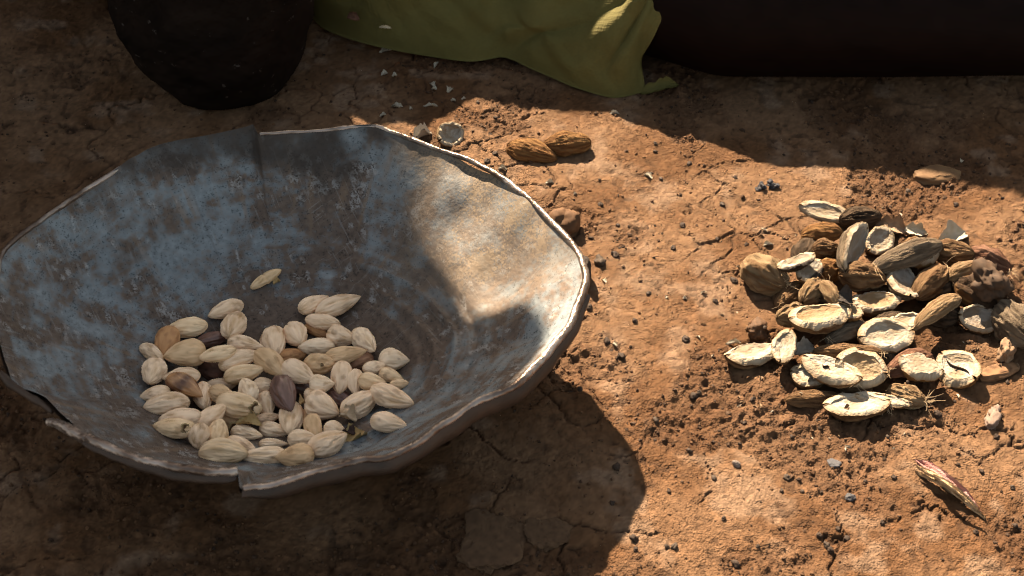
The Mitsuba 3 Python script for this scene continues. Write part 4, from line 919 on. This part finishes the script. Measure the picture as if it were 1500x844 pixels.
HEM = [(330, -70, 0), (400, -34, 0), (447, 10, 0), (470, 40, 0), (540, 66, 0), (620, 82, 0), (690, 91, 0), (735, 86, 0), (785, 105, 0), (850, 132, 0), (900, 144, 0), (930, 139, 0), (944, 132, .001)]
hem = np.array([un(x, y, z + .002) for x, y, z in HEM])
TOP = np.array([(-.42, .50, .15), (-.34, .50, .18), (-.26, .48, .235), (-.22, .47, .235), (-.165, .455, .225), (-.105, .44, .165), (-.05, .43, .128), (-.02, .425, .126), (.02, .418, .125), (.07, .40, .125), (.125, .375, .138), (.17, .362, .145), (.208, .355, .146)])
nu, nv = 240, 110
from scipy.interpolate import PchipInterpolator
ts = np.linspace(0, 1, len(HEM)); u = np.linspace(0, 1, nu)
Hh, Tt = PchipInterpolator(ts, hem)(u), PchipInterpolator(ts, TOP)(u)
Mm = Hh * .70 + Tt * .30; Mm[:, 2] = .80 * Tt[:, 2]
ku = sstep(.72, .92, u)[:, None]
Mv = Hh * .84 + Tt * .16; Mv[:, 2] = .98 * Tt[:, 2]
Ms = Hh * .60 + Tt * .40; Ms[:, 2] = .68 * Tt[:, 2]
km = (sstep(.2, .42, u) * (1 - sstep(.62, .85, u)))[:, None]
Mm = (Mm * (1 - km) + Ms * km) * (1 - ku) + Mv * ku
vv = np.linspace(0, 1, nv)[None, :, None]
C_ = (1 - vv) ** 2 * Hh[:, None] + 2 * vv * (1 - vv) * Mm[:, None] + vv ** 2 * Tt[:, None]
nrm = np.cross(np.gradient(C_, axis=0), np.gradient(C_, axis=1)); nrm /= np.linalg.norm(nrm, axis=-1, keepdims=True) + 1e-12
if nrm[..., 2].mean() < 0: nrm = -nrm
UU, VV = np.broadcast_to(u[:, None], C_.shape[:2]), np.broadcast_to(vv[..., 0], C_.shape[:2])
keepv = sstep(0, .12, VV)
disp = keepv * (.030 * (nfbm(np.stack([UU * 7 + VV * 2.5, VV * 1.2, UU * 0], -1), 3, 71) - .5) + .016 * (np.abs(2 * nfbm(np.stack([UU * 9 - VV * 4, VV * 2 + UU * 3, UU * 0 + 8], -1), 2, 74) - 1) - .4) + .004 * (nfbm(np.stack([UU * 22 + VV * 5, VV * 5, UU * 0 + 3], -1), 3, 72) - .5))
crest = [(712, 50, .020), (750, 42, .026), (800, 48, .030), (835, 66, .026), (868, 92, .016)]
cp = np.array([un(*c) for c in crest]); ss = np.linspace(0, 4, 60)
cp = np.stack([np.interp(ss, range(5), cp[:, k]) for k in range(3)], -1)
dist, idx = cKDTree(cp).query(C_.reshape(-1, 3)); dist = dist.reshape(C_.shape[:2]); wgt = np.sin(np.pi * np.clip(idx / 59, .02, .98)).reshape(dist.shape) ** .5
pull = (cp[idx].reshape(C_.shape) - C_ + A_(0, -.006, .008))
C_ = C_ + disp[..., None] * nrm + pull * (np.exp(-(dist / .016) ** 2) * wgt)[..., None]
C_[..., 2] = np.maximum(C_[..., 2], .0025)
Cb = C_ - nrm * .0016
n = nu * nv
cf = grid_faces(nu, nv); idxg = np.arange(n).reshape(nu, nv)
lp = np.concatenate([idxg[:, 0], idxg[-1, 1:], idxg[::-1, -1][1:], idxg[0, ::-1][1:-1]]); nx_ = np.roll(lp, -1)
allf = np.vstack([cf, cf[:, ::-1] + n, np.stack([lp, lp + n, nx_ + n], -1), np.stack([lp, nx_ + n, nx_], -1)])
uvc = np.stack([UU, VV * .5], -1).reshape(-1, 2)
put('person__skirt', (np.vstack([C_.reshape(-1, 3), Cb.reshape(-1, 3)]), allf), 'm_cloth', 50) if False else put('person__skirt', (np.vstack([C_.reshape(-1, 3), Cb.reshape(-1, 3)]), allf), 'm_cloth', True, uv=np.vstack([uvc, uvc]))
v, f, c = flake(.036, .012, .0014, 91, (0, 0, 0), (1, 1, 1), 1.2, 30, 12)
put('person__skirt__hem_flap', (v @ rot(.25, -.12, .5).T + un(966, 128, .006), f), 'm_cloth', True, uv=np.tile(v[:, :2] * 8, 1))
# scraps on the skirt
for k, (px, py, z, L, w, yaw, lo, hi, lab) in enumerate([(517, 25, .040, .013, .008, -.5, (.10, .045, .03), (.2, .1, .06), 'reddish brown scrap of husk lying on the skirt'), (564, 40, .030, .011, .003, -.15, (.5, .42, .28), (.7, .6, .42), 'thin pale splinter lying on the skirt')]):
    v, f, c = flake(L, w, .001, 95 + k, lo, hi, .8)
    q = un(px, py, z)
    for _ in range(4):
        j = np.argmin(((C_ - q) ** 2).sum(-1)); q = un(px, py, C_.reshape(-1, 3)[j, 2] + .0014)
    key = numbered('husk_flake'); put(key, (v @ rot(yaw, 0, .6).T + q, f), 'm_pith', True, c); tag(key, lab, 'husk')

# mud wall of the hut behind the sitter, out of the picture: it keeps the left of the scene in shade
def wall(x0, x1, y0, y1, h, n=60):
    xs, zs = np.linspace(x0, x1, n), np.linspace(-.05, h, 40)
    XX, ZZ = np.meshgrid(xs, zs, indexing='ij')
    b = .03 * (nfbm(np.stack([XX * 3, ZZ * 3, XX * 0], -1), 4, 3) - .5)
    F1, F2 = np.stack([XX, y0 + b, ZZ], -1), np.stack([XX, y1 - b, ZZ], -1)
    v = np.vstack([F1.reshape(-1, 3), F2.reshape(-1, 3)]); m_ = n * 40; f = grid_faces(n, 40); ig = np.arange(m_).reshape(n, 40)
    l_ = np.concatenate([ig[:, 0], ig[-1, 1:], ig[::-1, -1][1:], ig[0, ::-1][1:-1]]); n_ = np.roll(l_, -1)
    return v, np.vstack([f, f[:, ::-1] + m_, np.stack([l_, l_ + m_, n_ + m_], -1), np.stack([l_, n_ + m_, n_], -1)])
put('mud_wall', wall(-3.2, WALL_X, .98, 1.2, 2.0), 'm_mud', 30)
tag('mud_wall', 'rough brown mud wall behind the sitting person, outside the picture', 'wall')
